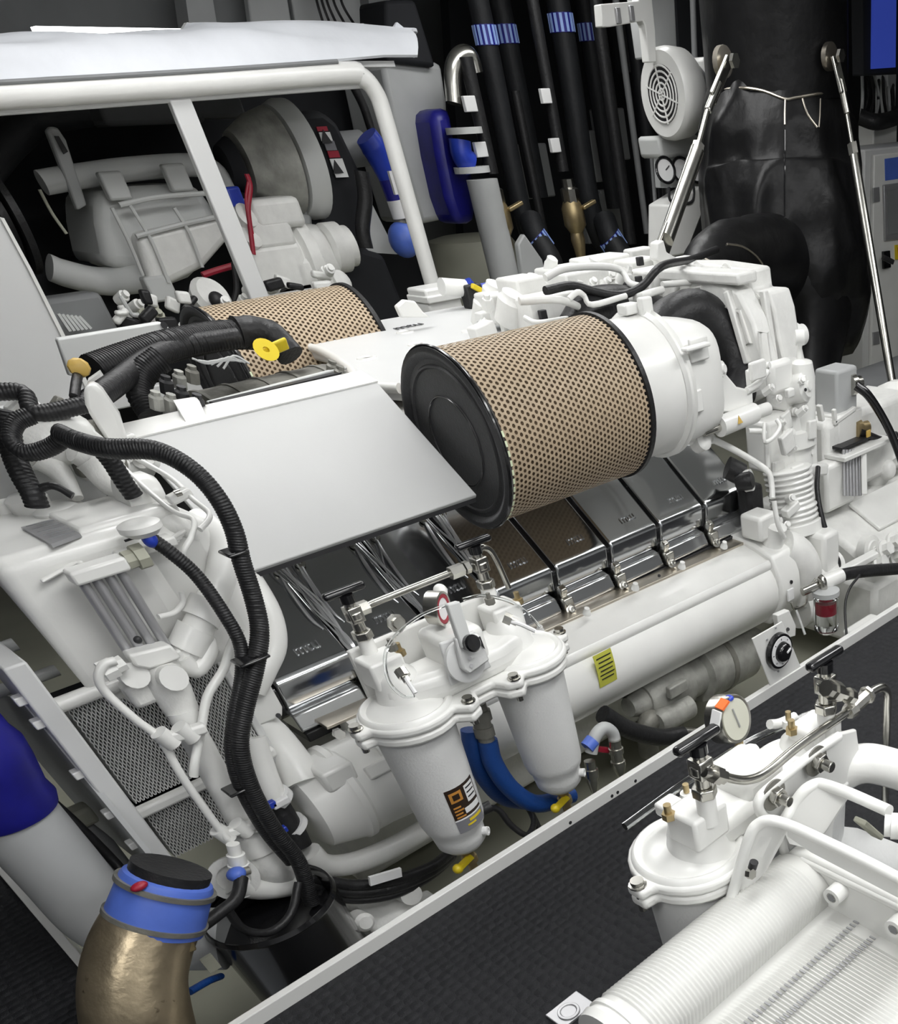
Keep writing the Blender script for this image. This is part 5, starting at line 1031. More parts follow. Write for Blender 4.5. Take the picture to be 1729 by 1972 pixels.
cl = thing('pipe_clamp', 'white clamp with a steel bolt joining the two thin pipes above the tank', 'clamp', U(350, 950, y=2.55))
build('body', MB().bar(U(325, 965, y=2.54), U(365, 945, y=2.54), .03, .02), 'white', cl, bevel=.005); build('bolt', MB().cyl(U(337, 952, y=2.53), U(348, 948, y=2.53), .008, n=10), 'steel', cl)
hx = thing('header_pipe', 'fat white glossy pipe bending down beside the black conduits', 'pipe', U(420, 1100, y=2.5))
build('pipe', T([(380, 1005, 2.62), (405, 1020, 2.58), (428, 1060, 2.54), (425, 1110, 2.5), (408, 1155, 2.48), (385, 1200, 2.46), (350, 1270, 2.46)], 25, n=24), 'white', hx)
build('coupling', T([(402, 1160, 2.47), (385, 1195, 2.46)], 31, n=24, sm=0), 'white', hx); build('coupling', T([(378, 1210, 2.46), (358, 1252, 2.46)], 31, n=24, sm=0), 'white', hx)
bp_ = thing('second_header_pipe', 'slimmer white pipe curving behind the black conduits', 'pipe', U(500, 1150, y=2.6))
build('pipe', T([(445, 1060, 2.66), (480, 1110, 2.64), (520, 1180, 2.6), (530, 1240, 2.58), (510, 1290, 2.56), (490, 1330, 2.56)], 20, n=20), 'white', bp_)
dh = thing('data_housing', 'white valve body with bolted cover plate below the level gauge', 'valve', U(310, 1280, y=2.42))
build('cover_plate', PG([(248, 1262), (330, 1242), (352, 1268), (290, 1290), (262, 1285)], 2.40, .05), 'white', dh, bevel=.006)
build('body', T([(300, 1275, 2.45), (330, 1330, 2.44), (352, 1372, 2.43)], [38, 34, 28], n=24, sm=3), 'cast', dh)
build('ear', MB().lathe(U(258, 1300, y=2.42), (0, -1, .2), [(-.03, .03), (.01, .03)], 16).lathe(U(333, 1305, y=2.38), (0, -1, .2), [(-.03, .03), (.01, .03)], 16), 'white', dh)
build('block', PB(285, 1325, 2.46, (.10, .06, .06)), 'cast', dh, bevel=.012); build('side_port', T([(350, 1265, 2.44), (375, 1290, 2.44), (400, 1255, 2.45), (395, 1230, 2.46)], 16, n=14), 'white', dh)
build('union', MB().lathe(U(238, 1275, y=2.40), (-1, 0, -.1), [(0, .018), (.02, .018), (.021, .024), (.05, .024)], 8), 'white', dh)
dn = thing('down_pipe', 'long white pipe running down over the plate heat exchanger', 'pipe', U(500, 1650, y=2.38))
build('pipe', T([(350, 1370, 2.42), (375, 1420, 2.41), (430, 1520, 2.40), (480, 1610, 2.38)], 24, n=22), 'white', dn)
build('collar', T([(476, 1600, 2.38), (500, 1640, 2.37)], 30, n=22, sm=0), 'white', dn); build('elbow', T([(490, 1625, 2.38), (515, 1665, 2.38), (540, 1685, 2.4)], [30, 34, 28], n=22), 'cast', dn)
pl_([(222, 1272, 2.38), (200, 1280, 2.38), (190, 1305, 2.38), (205, 1335, 2.38), (260, 1385, 2.36), (310, 1425, 2.35), (350, 1495, 2.34), (410, 1580, 2.33), (438, 1615, 2.32)], 8, 'slim white pipe swinging from the valve body down across the corrugated plates')
pl_([(462, 1210, 2.42), (445, 1245, 2.41), (430, 1290, 2.40), (400, 1340, 2.38), (388, 1400, 2.36), (375, 1470, 2.34), (373, 1495, 2.34)], 8, 'slim white pipe joining the other slim pipe in a Y over the plates')
for px, py, dx, lb in ((320, 1422, 75, 'upper white pipe clamp over the heat exchanger plates'), (430, 1606, 70, 'lower white pipe clamp near the blue valve')):
    t = thing('pipe_clamp', lb, 'clamp', U(px, py, y=2.34)); a, b = U(px, py, y=2.335), U(px + dx, py - 22, y=2.335)
    build('bar', MB().bar(a, b, .03, .025), 'white', t, bevel=.006)
    for c in (a, (a + b) / 2): build('clamp_block', MB().lathe(c, (.35, 0, -1), [(-.022, .02), (.022, .02)], 16), 'white', t)
bvv = thing('blue_drain_valve', 'white fitting with a blue tap above the black drum', 'valve', U(455, 1690, y=2.3))
build('fitting', MB().lathe(U(448, 1625, y=2.3), U(462, 1675, y=2.3) - U(448, 1625, y=2.3), [(0, .016), (.03, .016), (.031, .022), (.06, .022), (.061, .026), (.09, .026)], 12), 'white', bvv)
build('tap', MB().ball(U(455, 1683, y=2.27), .022, (1.1, 1, .8)), 'bluelight', bvv, label='blue tap'); build('nozzle', MB().cyl(U(462, 1680, y=2.27), U(480, 1676, y=2.27), .011), 'grime', bvv)
build('pump_ring', MB().lathe(U(450, 1690, y=2.36), (-.3, -1, .3), [(-.05, .05), (0, .062), (.01, .062), (.011, .04), (.002, .04)], 26), 'cast', bvv)
pl_([(440, 1700, 2.36), (500, 1712, 2.36), (560, 1705, 2.38), (600, 1690, 2.42)], 20, 'thick white pipe under the slim pipes, above the black drum', n=20)
pl_([(350, 1660, 2.42), (375, 1690, 2.41), (420, 1706, 2.40), (450, 1706, 2.38)], 6, 'thin white rail bending beneath the heat exchanger', n=10)
bp3 = thing('support_plate', 'white folded support plate with rounded corner behind the black conduits', 'bracket', U(520, 1400, y=2.56))
build('plate', PG([(430, 1130), (470, 1180), (505, 1290), (545, 1362), (545, 1380), (472, 1410), (440, 1405), (420, 1330), (430, 1230)], 2.56, .02), 'white', bp3, bevel=.006)
build('hole', MB().cyl(U(536, 1378, y=2.559), U(536, 1378, y=2.555), .007, n=10), 'ink', bp3)
pl_([(485, 1420, 2.54), (505, 1480, 2.52), (528, 1540, 2.5)], 23, 'short thick white pipe with a hose clamp at its lower end', n=20)
hc = thing('hose_clamp', 'pale hose clamp with blue screw block on the short thick pipe', 'clamp', U(530, 1550, y=2.48))
build('band', MB().lathe(U(526, 1535, y=2.5), (.35, 0, -1), [(0, .048), (.02, .048)], 24), 'paper', hc); build('blue_block', PB(520, 1550, 2.44, (.03, .02, .02)), 'blue', hc, bevel=.003); build('screw', PB(540, 1545, 2.44, (.05, .02, .022)), 'paper', hc, bevel=.004)
build('band', MB().lathe(U(556, 1588, y=2.48), (.35, 0, -1), [(0, .048), (.018, .048)], 24), 'paper', hc); build('blue_block', PB(545, 1597, 2.43, (.02, .02, .018)), 'blue', hc, bevel=.003)
single('coolant_hose', T([(530, 1550, 2.49), (560, 1600, 2.47), (575, 1630, 2.46)], 24, n=20), 'rubber', 'black rubber hose below the short thick white pipe', 'hose')
# heat exchanger
HXT = thing('plate_heat_exchanger', 'plate heat exchanger with wavy grey plates between white frame bars', 'heat exchanger', (.4, 2.6, .1))
X0, X1, HY = .262, .60, 2.545
def zig(sgn, z0, z1, n):
    mb = MB(); P = []
    for i in range(n + 1):
        z = z0 + (z1 - z0) * i / n; dx = sgn * .0014 * (1 if i % 2 else -1); P.append((dx, z))
    for i, (dx, z) in enumerate(P): mb.v += [V((dx - .0013, 0, z)), V((dx + .0013, 0, z)), V((dx + .0013, .12, z)), V((dx - .0013, .12, z))]
    for i in range(n):
        for k in range(4): mb.f.append((i * 4 + k, i * 4 + (k + 1) % 4, i * 4 + 4 + (k + 1) % 4, i * 4 + 4 + k))
    return mb
for z0, z1 in ((.345, .62), (.16, .31)):
    n = int((z1 - z0) / .0078); protos = [build('plate', zig(s_, z0, z1, n), 'hxplate', HXT) for s_ in (1, -1)]
    for i in range(68):
        o = protos[i] if i < 2 else protos[i % 2].copy()
        if i > 1: COL.objects.link(o); o.parent = HXT
        o.location = V((X0 + i * (X1 - X0) / 67, HY + .06, (z0 + z1) / 2)) - WP[HXT.name]
build('rear_pack', MB().box(((X0 + X1) / 2, HY + .10, .39), (X1 - X0, .08, .46)), 'walldark', HXT)
build('frame_bar', MB().box((.222, 2.56, .45), (.046, .20, .66)), 'panelwhite', HXT, bevel=.005)
build('middle_bar', MB().bar((.24, 2.53, .327), (.62, 2.53, .327), .03, .03), 'white', HXT, bevel=.008)
build('top_bar', MB().cyl((.20, 2.53, .645), (.62, 2.53, .645), .018), 'white', HXT)
build('right_post', MB().box((.615, 2.60, .39), (.02, .12, .5)), 'panelwhite', HXT, bevel=.004)
build('side_web', MB().prism([U(a, b, x=.196) for a, b in ((0, 1390), (0, 1335), (40, 1350), (290, 1655), (280, 1668), (180, 1590), (60, 1450))], (.012, 0, 0)), 'paintgrey', HXT)
for z in (.30, .40, .52, .66, .72): build('edge_clip', MB().box((.196, 2.49, z - .02), (.03, .03, .02)), 'white', HXT, bevel=.003)
pl_([(-10, 1335, 2.7), (50, 1312, 2.7), (110, 1290, 2.7)], 11, 'pale round bar crossing behind the left frame bar', 'scuff')
pl_([(-10, 1255, 2.9), (30, 1240, 2.9)], 12, 'pale round bar at the left edge under the tank', 'scuff')
# lower left big pipes
gp_ = thing('sea_water_pipe', 'wide pale grey pipe going down from the dark blue hose at the left edge', 'pipe', (.04, 2.5, -.1))
build('pipe', MB().tube([(.035, 2.5, .52), (.035, 2.5, .30), (.035, 2.5, .14), (.07, 2.48, .06), (.14, 2.42, .01), (.22, 2.36, -.02)], .088, n=36, sm=6), 'paintgrey', gp_)
build('blue_hose', MB().lathe((.035, 2.5, .47), (0, 0, 1), [(0, .096), (.02, .104), (.05, .1), (.12, .115), (.16, .12), (.19, .112), (.30, .11)], 40), 'navy', gp_, label='dark blue silicone hose')
sp = thing('white_strainer', 'slim white pointed strainer between the grey pipe and the heat exchanger', 'strainer', U(200, 1690, y=2.7))
build('body', T([(162, 1590, 2.72), (185, 1630, 2.72), (235, 1700, 2.7), (260, 1740, 2.68)], [14, 30, 32, 26], n=22, sm=4), 'paintgrey', sp)
build('valve_head', PB(150, 1573, 2.7, (.07, .06, .05)), 'beige', sp, bevel=.01)
pl_([(95, 1540, 2.6), (150, 1590, 2.58), (220, 1660, 2.56), (270, 1720, 2.5)], 9, 'black cable running along the lower edge of the heat exchanger frame', 'rubber', 'cable', 'cable')
bz = thing('bronze_elbow', 'worn bronze pipe elbow with a light blue hose and clamps, lower left', 'pipe elbow', (.0, 2.12, -.3))
build('elbow', T([(310, 1752, 2.15), (292, 1780, 2.15), (270, 1830, 2.14), (258, 1890, 2.12), (265, 1960, 2.1), (290, 2060, 2.1)], [74, 78, 82, 84, 86, 86], n=40, sm=6), 'bronze', bz)
c0, c1 = U(325, 1690, y=2.15), U(296, 1782, y=2.15); cax = c1 - c0; Lc = cax.length
build('blue_hose', MB().lathe(c0, cax, [(-.01, .070), (.0, .088), (.01, .092), (Lc * .9, .1), (Lc, .1)], 44), 'bluelight', bz, label='light blue silicone hose')
for d in (.12, .80): build('hose_clamp', MB().lathe(c0 + cax * d, cax, [(0, .1 + .004 * (d > .5)), (.012, .1 + .004 * (d > .5))], 44), 'grime', bz)
build('inner_pipe', MB().tube([c0 + cax * .3, c0, c0 - cax * .22], .080, n=30), 'rubber', bz)
build('clamp_screw', MB().bar(U(352, 1790, y=2.08), U(368, 1830, y=2.08), .02, .02), 'brass', bz, bevel=.004); build('red_mark', MB().ball(U(268, 1707, y=2.09), .012, (1.5, 1, .8)), 'red', bz)
dr = thing('black_drum', 'large open black drum in the pit beside the bronze elbow', 'drum', (.33, 2.32, -.58))
build('drum_wall', MB().lathe((.35, 2.29, .06), (0, 0, -1), [(0, .165), (.012, .17), (.02, .166), (.6, .15)], 48, caps=False), 'blackgloss', dr, solid=.006)
build('drum_bottom', MB().lathe((.35, 2.29, -.02), (0, 0, -1), [(0, .155), (.02, .155)], 40), 'blackgloss', dr)
pl_([(440, 1755, 2.2), (470, 1790, 2.2), (520, 1795, 2.2), (560, 1760, 2.22), (575, 1700, 2.26)], 8, 'black hose looping inside the black drum', 'rubber', 'hose', 'hose')
pl_([(465, 1690, 2.26), (455, 1730, 2.22), (420, 1760, 2.2), (380, 1790, 2.18)], 12, 'black hose from the blue tap towards the bronze elbow', 'rubber', 'hose', 'hose')
pl_([(365, 1910, 2.2), (400, 1890, 2.24), (425, 1880, 2.3)], 7, 'short blue hose at the foot of the black drum', 'bluehose', 'hose', 'hose')
single('paper_scrap', PB(405, 1855, 2.25, (.03, .01, .05)), 'beige', 'small pale scrap beside the bronze elbow', 'scrap')
# engine mount
em = thing('engine_mount', 'white cast engine mount foot on a stepped base, beneath the left bowl', 'engine mount', (.68, 2.42, -.6))
build('base', MB().box((.66, 2.36, -.40), (.34, .30, .10)).box((.66, 2.36, -.51), (.44, .4, .14)), 'cast', em, bevel=.015)
build('shoe', MB().prism([(.56, 2.30, -.35), (.56, 2.34, -.25), (.56, 2.45, -.2), (.56, 2.55, -.25), (.56, 2.55, -.35)], (.18, 0, 0)), 'cast', em, bevel=.02)
build('lug', MB().lathe(U(700, 1775, y=2.28), (0, -1, .3), [(-.05, .03), (.01, .03), (.02, .02)], 18), 'cast', em)
build('lug', MB().lathe(U(790, 1722, y=2.32), (0, -1, .3), [(-.05, .035), (.01, .035)], 18), 'cast', em)
for i, (r, dy) in enumerate(((14, 0), (14, 14), (10, 28))):
    pl_([(600, 1690 + dy, 2.36), (680, 1705 + dy, 2.34), (760, 1695 + dy, 2.32), (830, 1670 + dy * .6, 2.34), (870, 1640 + dy * .4, 2.4)], r * .8, ('upper', 'middle', 'lower')[i] + ' of three black hoses sagging above the engine mount', 'rubber', 'hose', 'hose')
single('white_tag', MB().box(U(742, 1688, y=2.28), (.10, .01, .03), Matrix.Rotation(.3, 3, 'Y')), 'paper', 'long white tag on the sagging black hoses', 'tag')
# ============ black corrugated conduits
def conduit(pts, r, label, ribs=.006): return single('corrugated_conduit', T(pts, r, n=14, sm=6, ribs=ribs), 'rubber', label, 'conduit')
conduit([(115, 835, 2.6), (150, 850, 2.56), (210, 864, 2.5), (300, 868, 2.45), (370, 905, 2.4), (420, 960, 2.37), (450, 1020, 2.36), (465, 1080, 2.35), (490, 1160, 2.34), (500, 1220, 2.32), (490, 1290, 2.3), (470, 1370, 2.29), (462, 1440, 2.28), (485, 1520, 2.28), (530, 1600, 2.28), (575, 1660, 2.28), (600, 1740, 2.28)], 16.5, 'long black corrugated conduit arching over the panel and down to the drum')
conduit([(292, 1038, 2.44), (330, 1065, 2.42), (380, 1110, 2.40), (430, 1180, 2.36), (462, 1240, 2.34), (466, 1300, 2.32), (452, 1380, 2.3), (446, 1450, 2.3), (465, 1520, 2.3), (510, 1600, 2.3), (560, 1660, 2.3)], 12.5, 'thinner black conduit with a blue tip, beside the long one')
single('blue_tip', MB().ball(U(288, 1038, y=2.43), .016, (1, 1, 1.2)), 'blue', 'small blue cap at the top end of the thinner conduit', 'cap')
for px, py in ((482, 1268), (462, 1515), (450, 1062)):
    c = U(px, py, y=2.30 if py > 1100 else 2.355); single('cable_tie', MB().box(c, (.075 if py > 1100 else .05, .06, .008)), 'blackgloss', {1268: 'black cable tie where the two conduits meet above the tank front', 1515: 'black cable tie low on the conduits over the heat exchanger', 1062: 'black cable tie high on the long arching conduit'}[py], 'cable tie', bevel=.004)
conduit([(60, 800, 2.7), (30, 815, 2.7), (22, 850, 2.68), (50, 872, 2.66), (95, 862, 2.64), (130, 838, 2.62)], 15, 'black conduit loop at the left edge above the tank')
conduit([(10, 790, 2.75), (22, 860, 2.75), (40, 910, 2.72), (62, 950, 2.7), (72, 975, 2.7)], 20, 'thick black conduit dropping to the tank top at the left edge', .008)
conduit([(190, 860, 2.6), (215, 890, 2.6), (240, 930, 2.6), (258, 955, 2.6)], 17, 'short thick conduit dropping behind the thin white pipes', .008)
conduit([(-15, 755, 2.9), (45, 757, 2.88), (60, 790, 2.85), (90, 795, 2.84), (160, 780, 2.84)], 15, 'black conduit with an elbow at the left edge under the white panel', .008)
conduit([(150, 790, 3.0), (215, 745, 3.1), (290, 690, 3.3), (360, 665, 3.4), (460, 650, 3.4)], 18, 'black conduit running up right behind the white lifting arc', .009)
conduit([(180, 715, 3.3), (250, 690, 3.35), (330, 665, 3.4), (440, 645, 3.5), (520, 650, 3.5)], 26, 'thickest black loom crossing above the grimy cowl', .009)
conduit([(455, 640, 3.5), (505, 640, 3.5), (535, 655, 3.48), (560, 685, 3.45)], 26, 'black loom end bending down next to the yellow tag', .05)
conduit([(310, 690, 3.2), (275, 720, 3.2), (268, 760, 3.18), (290, 800, 3.15)], 22, 'black conduit bend dropping to the left of the grimy cowl', .008)
conduit([(60, 950, 2.7), (100, 935, 2.68), (140, 955, 2.66)], 7, 'thin black cable over the back edge of the tank', .05)
pl_([(152, 715, 3.1), (147, 735, 3.05), (143, 765, 3.0)], 8, 'dark purple cable hanging below the orange tie', 'rubber', 'cable', 'cable')
single('orange_tie', MB().ball(U(152, 708, y=3.08), .022, (1.2, .8, 1), 7, 5), 'amber', 'orange yellow tie at the left end of the thick black loom', 'cable tie')
yt = thing('yellow_clip', 'bright yellow clip beside the far air filter', 'clip', U(525, 680, y=3.3))
build('strap', MB().bar(U(503, 682, y=3.28), U(553, 660, y=3.28), .035, .012, up=V((0, 1, .5))), 'yellow', yt, bevel=.005)
build('eye', MB().lathe(U(512, 678, y=3.27), (0, -1, .8), [(0, .028), (.012, .035), (.0121, .009), (.004, .009)], 18), 'yellow', yt)
# white lifting arcs
for k, (pts, r, lb) in enumerate(((((160, 748, 2.9), (172, 740, 2.9), (188, 752, 2.9), (215, 800, 2.85), (240, 850, 2.8), (250, 870, 2.8)), 16, 'white curved lifting arc between the black conduits'), (((168, 735, 3.1), (185, 722, 3.1), (200, 745, 3.05), (210, 760, 3.0)), 15, 'smaller white arc behind the lifting arc'))):
    single('lifting_arc', MB().prism([U(a, b, y=y) for a, b, y in ((pts[0][0], pts[0][1], 2.9 + .2 * k), (pts[1][0] + 6, pts[1][1] - 3, 2.9 + .2 * k), (pts[2][0] + 8, pts[2][1], 2.9 + .2 * k), (pts[3][0] + 14, pts[3][1], 2.9 + .2 * k), (pts[-1][0], pts[-1][1], 2.9 + .2 * k), (pts[-1][0] - 40, pts[-1][1] - 10, 2.9 + .2 * k), (pts[0][0] + 4, pts[0][1] + 38, 2.9 + .2 * k))], (.02, .05, .0)), 'white', lb, 'lifting arc', bevel=.01)
# white machine covers behind the tank at the left edge
lc = thing('belt_cover', 'rounded white belt cover behind the coolant tank', 'cover', U(170, 900, y=2.75))
build('dome', T([(140, 862, 2.78), (175, 880, 2.78), (215, 930, 2.76), (250, 960, 2.74)], [26, 34, 26, 14], n=26, sm=5), 'cast', lc)
build('arm', T([(75, 880, 2.85), (115, 910, 2.84), (150, 960, 2.8)], [24, 20, 10], n=20, sm=4), 'cast', lc)
build('pump_body', MB().ball(U(80, 845, y=2.9), .09, (1.3, 1, .7)), 'cast', lc)
build('rear_block', MB().box(U(20, 905, y=3.1), (.3, .2, .24)), 'panelwhite', lc, bevel=.02)
build('small_cap', MB().lathe(U(55, 968, y=2.85), (0, 0, 1), [(-.03, .04), (.01, .045), (.02, .03)], 18), 'white', lc); build('small_cap', MB().lathe(U(10, 975, y=2.9), (0, 0, 1), [(-.03, .03), (.01, .03)], 18), 'white', lc)
build('drum_end', MB().lathe(U(290, 960, y=2.66), (1, 0, -.2), [(-.06, .05), (.0, .06), (.02, .05)], 22), 'white', lc)
build('lamp_boss', T([(300, 985, 2.6), (340, 1015, 2.56), (380, 1040, 2.55)], [20, 24, 16], n=18), 'cast', lc)
rn = random.Random(9)
for i in range(20):
    px = rn.uniform(50, 310); py = 800 + (px - 40) * .35 + rn.uniform(-20, 60); y = 2.85 + rn.uniform(0, .2)
    c = U(px, min(py, 950), y=y); ax = V((rn.uniform(-.5, .5), -1, rn.uniform(0, 1)))
    if i % 2: build('cap_nut', MB().lathe(c, ax, [(-.04, .02), (.01, .02), (.011, .009), (.03, .009)], 12), 'cast' if i % 4 else 'beige', lc)
    else: build('bracket', MB().box(c, (rn.uniform(.04, .1), .04, rn.uniform(.04, .08)), Matrix.Rotation(rn.uniform(-.6, .6), 3, 'Y')), 'grime' if i % 4 else 'cast', lc, bevel=.006)
single('pale_baffle', PG([(110, 652), (308, 620), (322, 625), (345, 662), (250, 700), (135, 725)], 3.9, .03), 'scuff', 'flat pale panel under the white frame, left of the far air filter', 'panel', bevel=.006)
single('baffle_hole', MB().cyl(U(316, 626, y=3.899), U(316, 626, y=3.89), .01, n=10), 'ink', 'small hole in the corner of the flat pale panel', 'hole')
# clutter on the grimy cowl
cw = thing('cowl_fittings', 'small grimy fittings around the ends of the dirty cowl', 'fitting', U(640, 710, y=3.2))
for px, py, y in ((640, 705, 3.15), (655, 715, 3.1), (350, 755, 3.1), (330, 770, 3.1), (380, 770, 3.08), (320, 735, 3.15), (345, 725, 3.2), (300, 765, 3.1), (370, 715, 3.2)):
    build('fitting', MB().lathe(U(px, py, y=y), (.3, -.3, 1), [(-.03, .018), (0, .018), (.006, .012), (.015, .012)], 8), ('dirty', 'grime', 'ink')[px % 3], cw)
for i in range(6): build('wire', T([(370 + 12 * i, 690 + 4 * i, 3.2), (400 + 10 * i, 700 - 3 * i, 3.2), (440 + 8 * i, 690 + 2 * i, 3.2)], 2, n=6), 'scuff', cw)
build('gasket_strip', MB().bar(U(410, 782, y=3.1), U(660, 722, y=3.1), .03, .02), 'ink', cw)
build('pale_rail', MB().bar(U(400, 776, y=3.14), U(665, 708, y=3.14), .02, .008), 'scuff', cw, bevel=.003)
# ============================================================ HOOD FRAME, DRAPE, FAR ENGINE
YF = 5.2
fr = thing('engine_hood', 'white tubular hood frame around the far engine', 'frame', (2.5, YF, -.5))
tl, tr = U(-60, 188, y=YF), U(692, 140, y=YF); bl = U(776, 350, y=YF)
build('top_tube', MB().tube([tl, (tl + tr) / 2, V((bl.x - .16, YF, tr.z)), V((bl.x - .06, YF, tr.z - .015)), V((bl.x - .01, YF, tr.z - .07)), V((bl.x, YF, tr.z - .16)), V((bl.x, YF, 1.3)), V((bl.x, YF, .75))], .040, n=22, sm=6), 'white', fr)
build('second_rail', MB().bar(U(-60, 206, y=YF + .03), U(712, 152, y=YF + .03), .05, .06), 'panelwhite', fr, bevel=.01)
p0 = U(347, 190, y=YF); build('middle_post', MB().box((p0.x, YF + .02, (p0.z + .75) / 2), (.09, .04, p0.z - .75)), 'panelwhite', fr, bevel=.006)
build('side_panel', MB().prism([U(a, b, y=YF + .02) for a, b in ((-80, 330), (0, 418), (55, 520), (122, 655), (172, 762), (40, 800), (-80, 800))], (0, .05, 0)), 'panelwhite', fr, bevel=.01)
build('panel_lip', MB().prism([U(a, b, y=YF + .01) for a, b in ((0, 418), (8, 420), (62, 520), (130, 655), (182, 762), (172, 762), (122, 655), (55, 520))], (0, .05, 0)), 'white', fr)
build('lower_rail', MB().bar((1.2, YF + .02, .75), (bl.x, YF + .02, .75), .06, .06), 'panelwhite', fr, bevel=.006)
build('shade_roof_sheet', MB().box(((tl.x + bl.x) / 2, 6.1, tr.z + .03), (bl.x - tl.x + .3, 1.75, .02)), 'panelwhite', fr)  # unseen sheet, added to keep lamp light out of the hood
# drape over the hood roof
rn = random.Random(4)
low = [(-40, 160), (100, 150), (250, 142), (400, 133), (550, 124), (650, 116), (740, 108), (804, 108)]
upp = [(-40, 82), (100, 76), (250, 72), (350, 66), (362, 48), (600, 56), (750, 64), (800, 70)]
def lerp(L_, u):
    f = u * (len(L_) - 1); k = min(len(L_) - 2, int(f)); t = f - k; return (L_[k][0] + (L_[k + 1][0] - L_[k][0]) * t, L_[k][1] + (L_[k + 1][1] - L_[k][1]) * t)
def drape(u, v):
    a = lerp(low, u); b = lerp(upp, u); A = U(*a, y=YF - .02); Bp = U(*b, y=YF + .32)
    p = A.lerp(Bp, v); return p + V((0, -.03, .05)) * math.sin(v * math.pi) + mn.noise_vector(V((p.x * 2.2 + v * 1.5, v * 2.5, 3))) * .035 * math.sin(math.pi * v)
single('drape', MB().grid(drape, 90, 16), 'cloth', 'white cloth drape lying over the hood frame roof', 'drape', solid=.012)
single('drape_hem', T([(-40, 161, YF - .03), (120, 152, YF - .03), (420, 134, YF - .03), (650, 118, YF - .03)], 3.5, n=8), 'midgrey', 'dark gap strip under the cloth drape', 'strip')
single('drape_flap', MB().prism([U(a, b, y=YF + .2) for a, b in ((752, 62), (765, 42), (802, 72), (800, 112))], (0, .02, 0)), 'cloth', 'folded corner flap at the right end of the drape', 'drape', bevel=.004)
single('roof_edge', MB().prism([U(a, b, y=YF + .36) for a, b in ((350, 60), (360, 43), (420, 50), (700, 45), (715, 58), (500, 66))], (0, .03, 0)), 'scuff', 'thin pale board edge along the top of the drape', 'board')
single('lamp_strip', MB().box(U(252, 64, y=YF + .5), (.75, .06, .03)), 'lampface', 'bright fluorescent strip just above the drape', 'lamp')
# backdrop above
def back(nm, pts, y, m, lb, cat='panel', t=.1, **k): return single(nm, MB().prism([U(a, b, y=y) for a, b in pts], (0, t, 0)), m, lb, cat, **k)
back('grey_bulkhead', ((-60, -60), (350, -60), (372, 90), (-60, 120)), 7.4, 'midgrey', 'plain dark grey bulkhead at the top left corner', t=.1)
back('grey_pillar', ((350, -60), (400, -60), (425, 90), (370, 90)), 7.1, 'paintgrey', 'light grey pillar right of the plain dark bulkhead', 'pillar', .15)
back('dark_pillar', ((400, -60), (468, -60), (490, 90), (425, 90)), 7.15, 'midgrey', 'darker pillar with blue cable left of the light locker doors', 'pillar', .12)
back('locker_door', ((470, -60), (545, -60), (568, 80), (488, 80)), 7.0, 'paintgrey', 'light grey locker door, left one of the two at the top', 'door', .06, bevel=.01)
back('locker_door', ((552, -60), (690, -60), (715, 80), (575, 80)), 7.0, 'paintgrey', 'light grey locker door behind hanging cables at the top', 'door', .06, bevel=.01)
back('dark_pillar', ((700, -60), (740, -60), (765, 80), (722, 80)), 6.9, 'midgrey', 'narrow dark pillar above the right end of the drape', 'pillar', .1)

for i, x in enumerate((612, 622, 632, 645, 660)): single('hanging_cable', T([(x - 10, -30, 6.9), (x, 10, 6.85), (x + 12 + 3 * i, 50, 6.85)], 2.5, n=6), 'rubber', ('first', 'second', 'third', 'fourth', 'fifth')[i] + ' thin cable from the left before the locker door', 'cable')
# inside of the hood
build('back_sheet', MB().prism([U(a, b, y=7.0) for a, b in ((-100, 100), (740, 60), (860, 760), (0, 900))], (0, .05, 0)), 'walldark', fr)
F2 = thing('far_engine', 'second white engine standing in the dark under the hood frame', 'engine', (2.3, 6.0, .2))
def fp(nm, mb, m='cast', bev=0, **k): return build(nm, mb, m, F2, bevel=bev, **k)
YE = 5.9
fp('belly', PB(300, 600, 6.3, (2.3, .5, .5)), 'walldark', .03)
c = U(15, 415, y=YE)
for i, r in enumerate((.21, .165, .12, .07)): fp('pulley_ring', MB().lathe(c + V((-.04 * i, 0, 0)), (-1, 0, 0), [(0, r), (.03, r), (.031, r * .86), (.01, r * .86)], 44), 'rubber')
fp('big_arch', T([(-30, 330, 6.0), (20, 270, 6.0), (80, 225, 6.0), (160, 210, 6.0)], 26, n=20), 'blackpipe')
fp('slotted_bar', MB().prism([U(a, b, y=5.85) for a, b in ((90, 252), (98, 243), (112, 246), (128, 270), (168, 395), (150, 405), (142, 385))], (0, .04, 0)), 'paintgrey', .008)
fp('slot', MB().prism([U(a, b, y=5.84) for a, b in ((104, 262), (112, 262), (130, 292), (122, 297))], (0, -.008, 0)), 'ink')
fp('dipstick', T([(76, 365, 5.8), (100, 410, 5.8), (128, 450, 5.8)], 3, n=8), 'beige')
fp('upper_pipe', T([(80, 352, YE), (150, 340, YE), (250, 326, YE), (370, 318, YE), (415, 330, YE), (435, 360, YE), (442, 375, YE)], 17, n=20), 'scuff')
fp('blue_sleeve', T([(446, 372, YE), (462, 402, YE)], 12, n=16, sm=0), 'blue')
gb_o = [(185, 372), (240, 360), (380, 352), (408, 392), (440, 455), (385, 520), (370, 535), (318, 555), (295, 558), (272, 530), (255, 520), (205, 515), (188, 430)]
fp('gear_casting', MB().prism([U(a, b, y=5.8) for a, b in gb_o], (0, .45, 0)), 'scuff', .05, seg=3)
lp = [(262, 450), (355, 430), (430, 412), (445, 458), (395, 515), (335, 545), (292, 555)]
fp('lower_cover', MB().prism([U(a, b, y=5.72) for a, b in lp], (0, .12, 0)), 'cast', .03, seg=3)
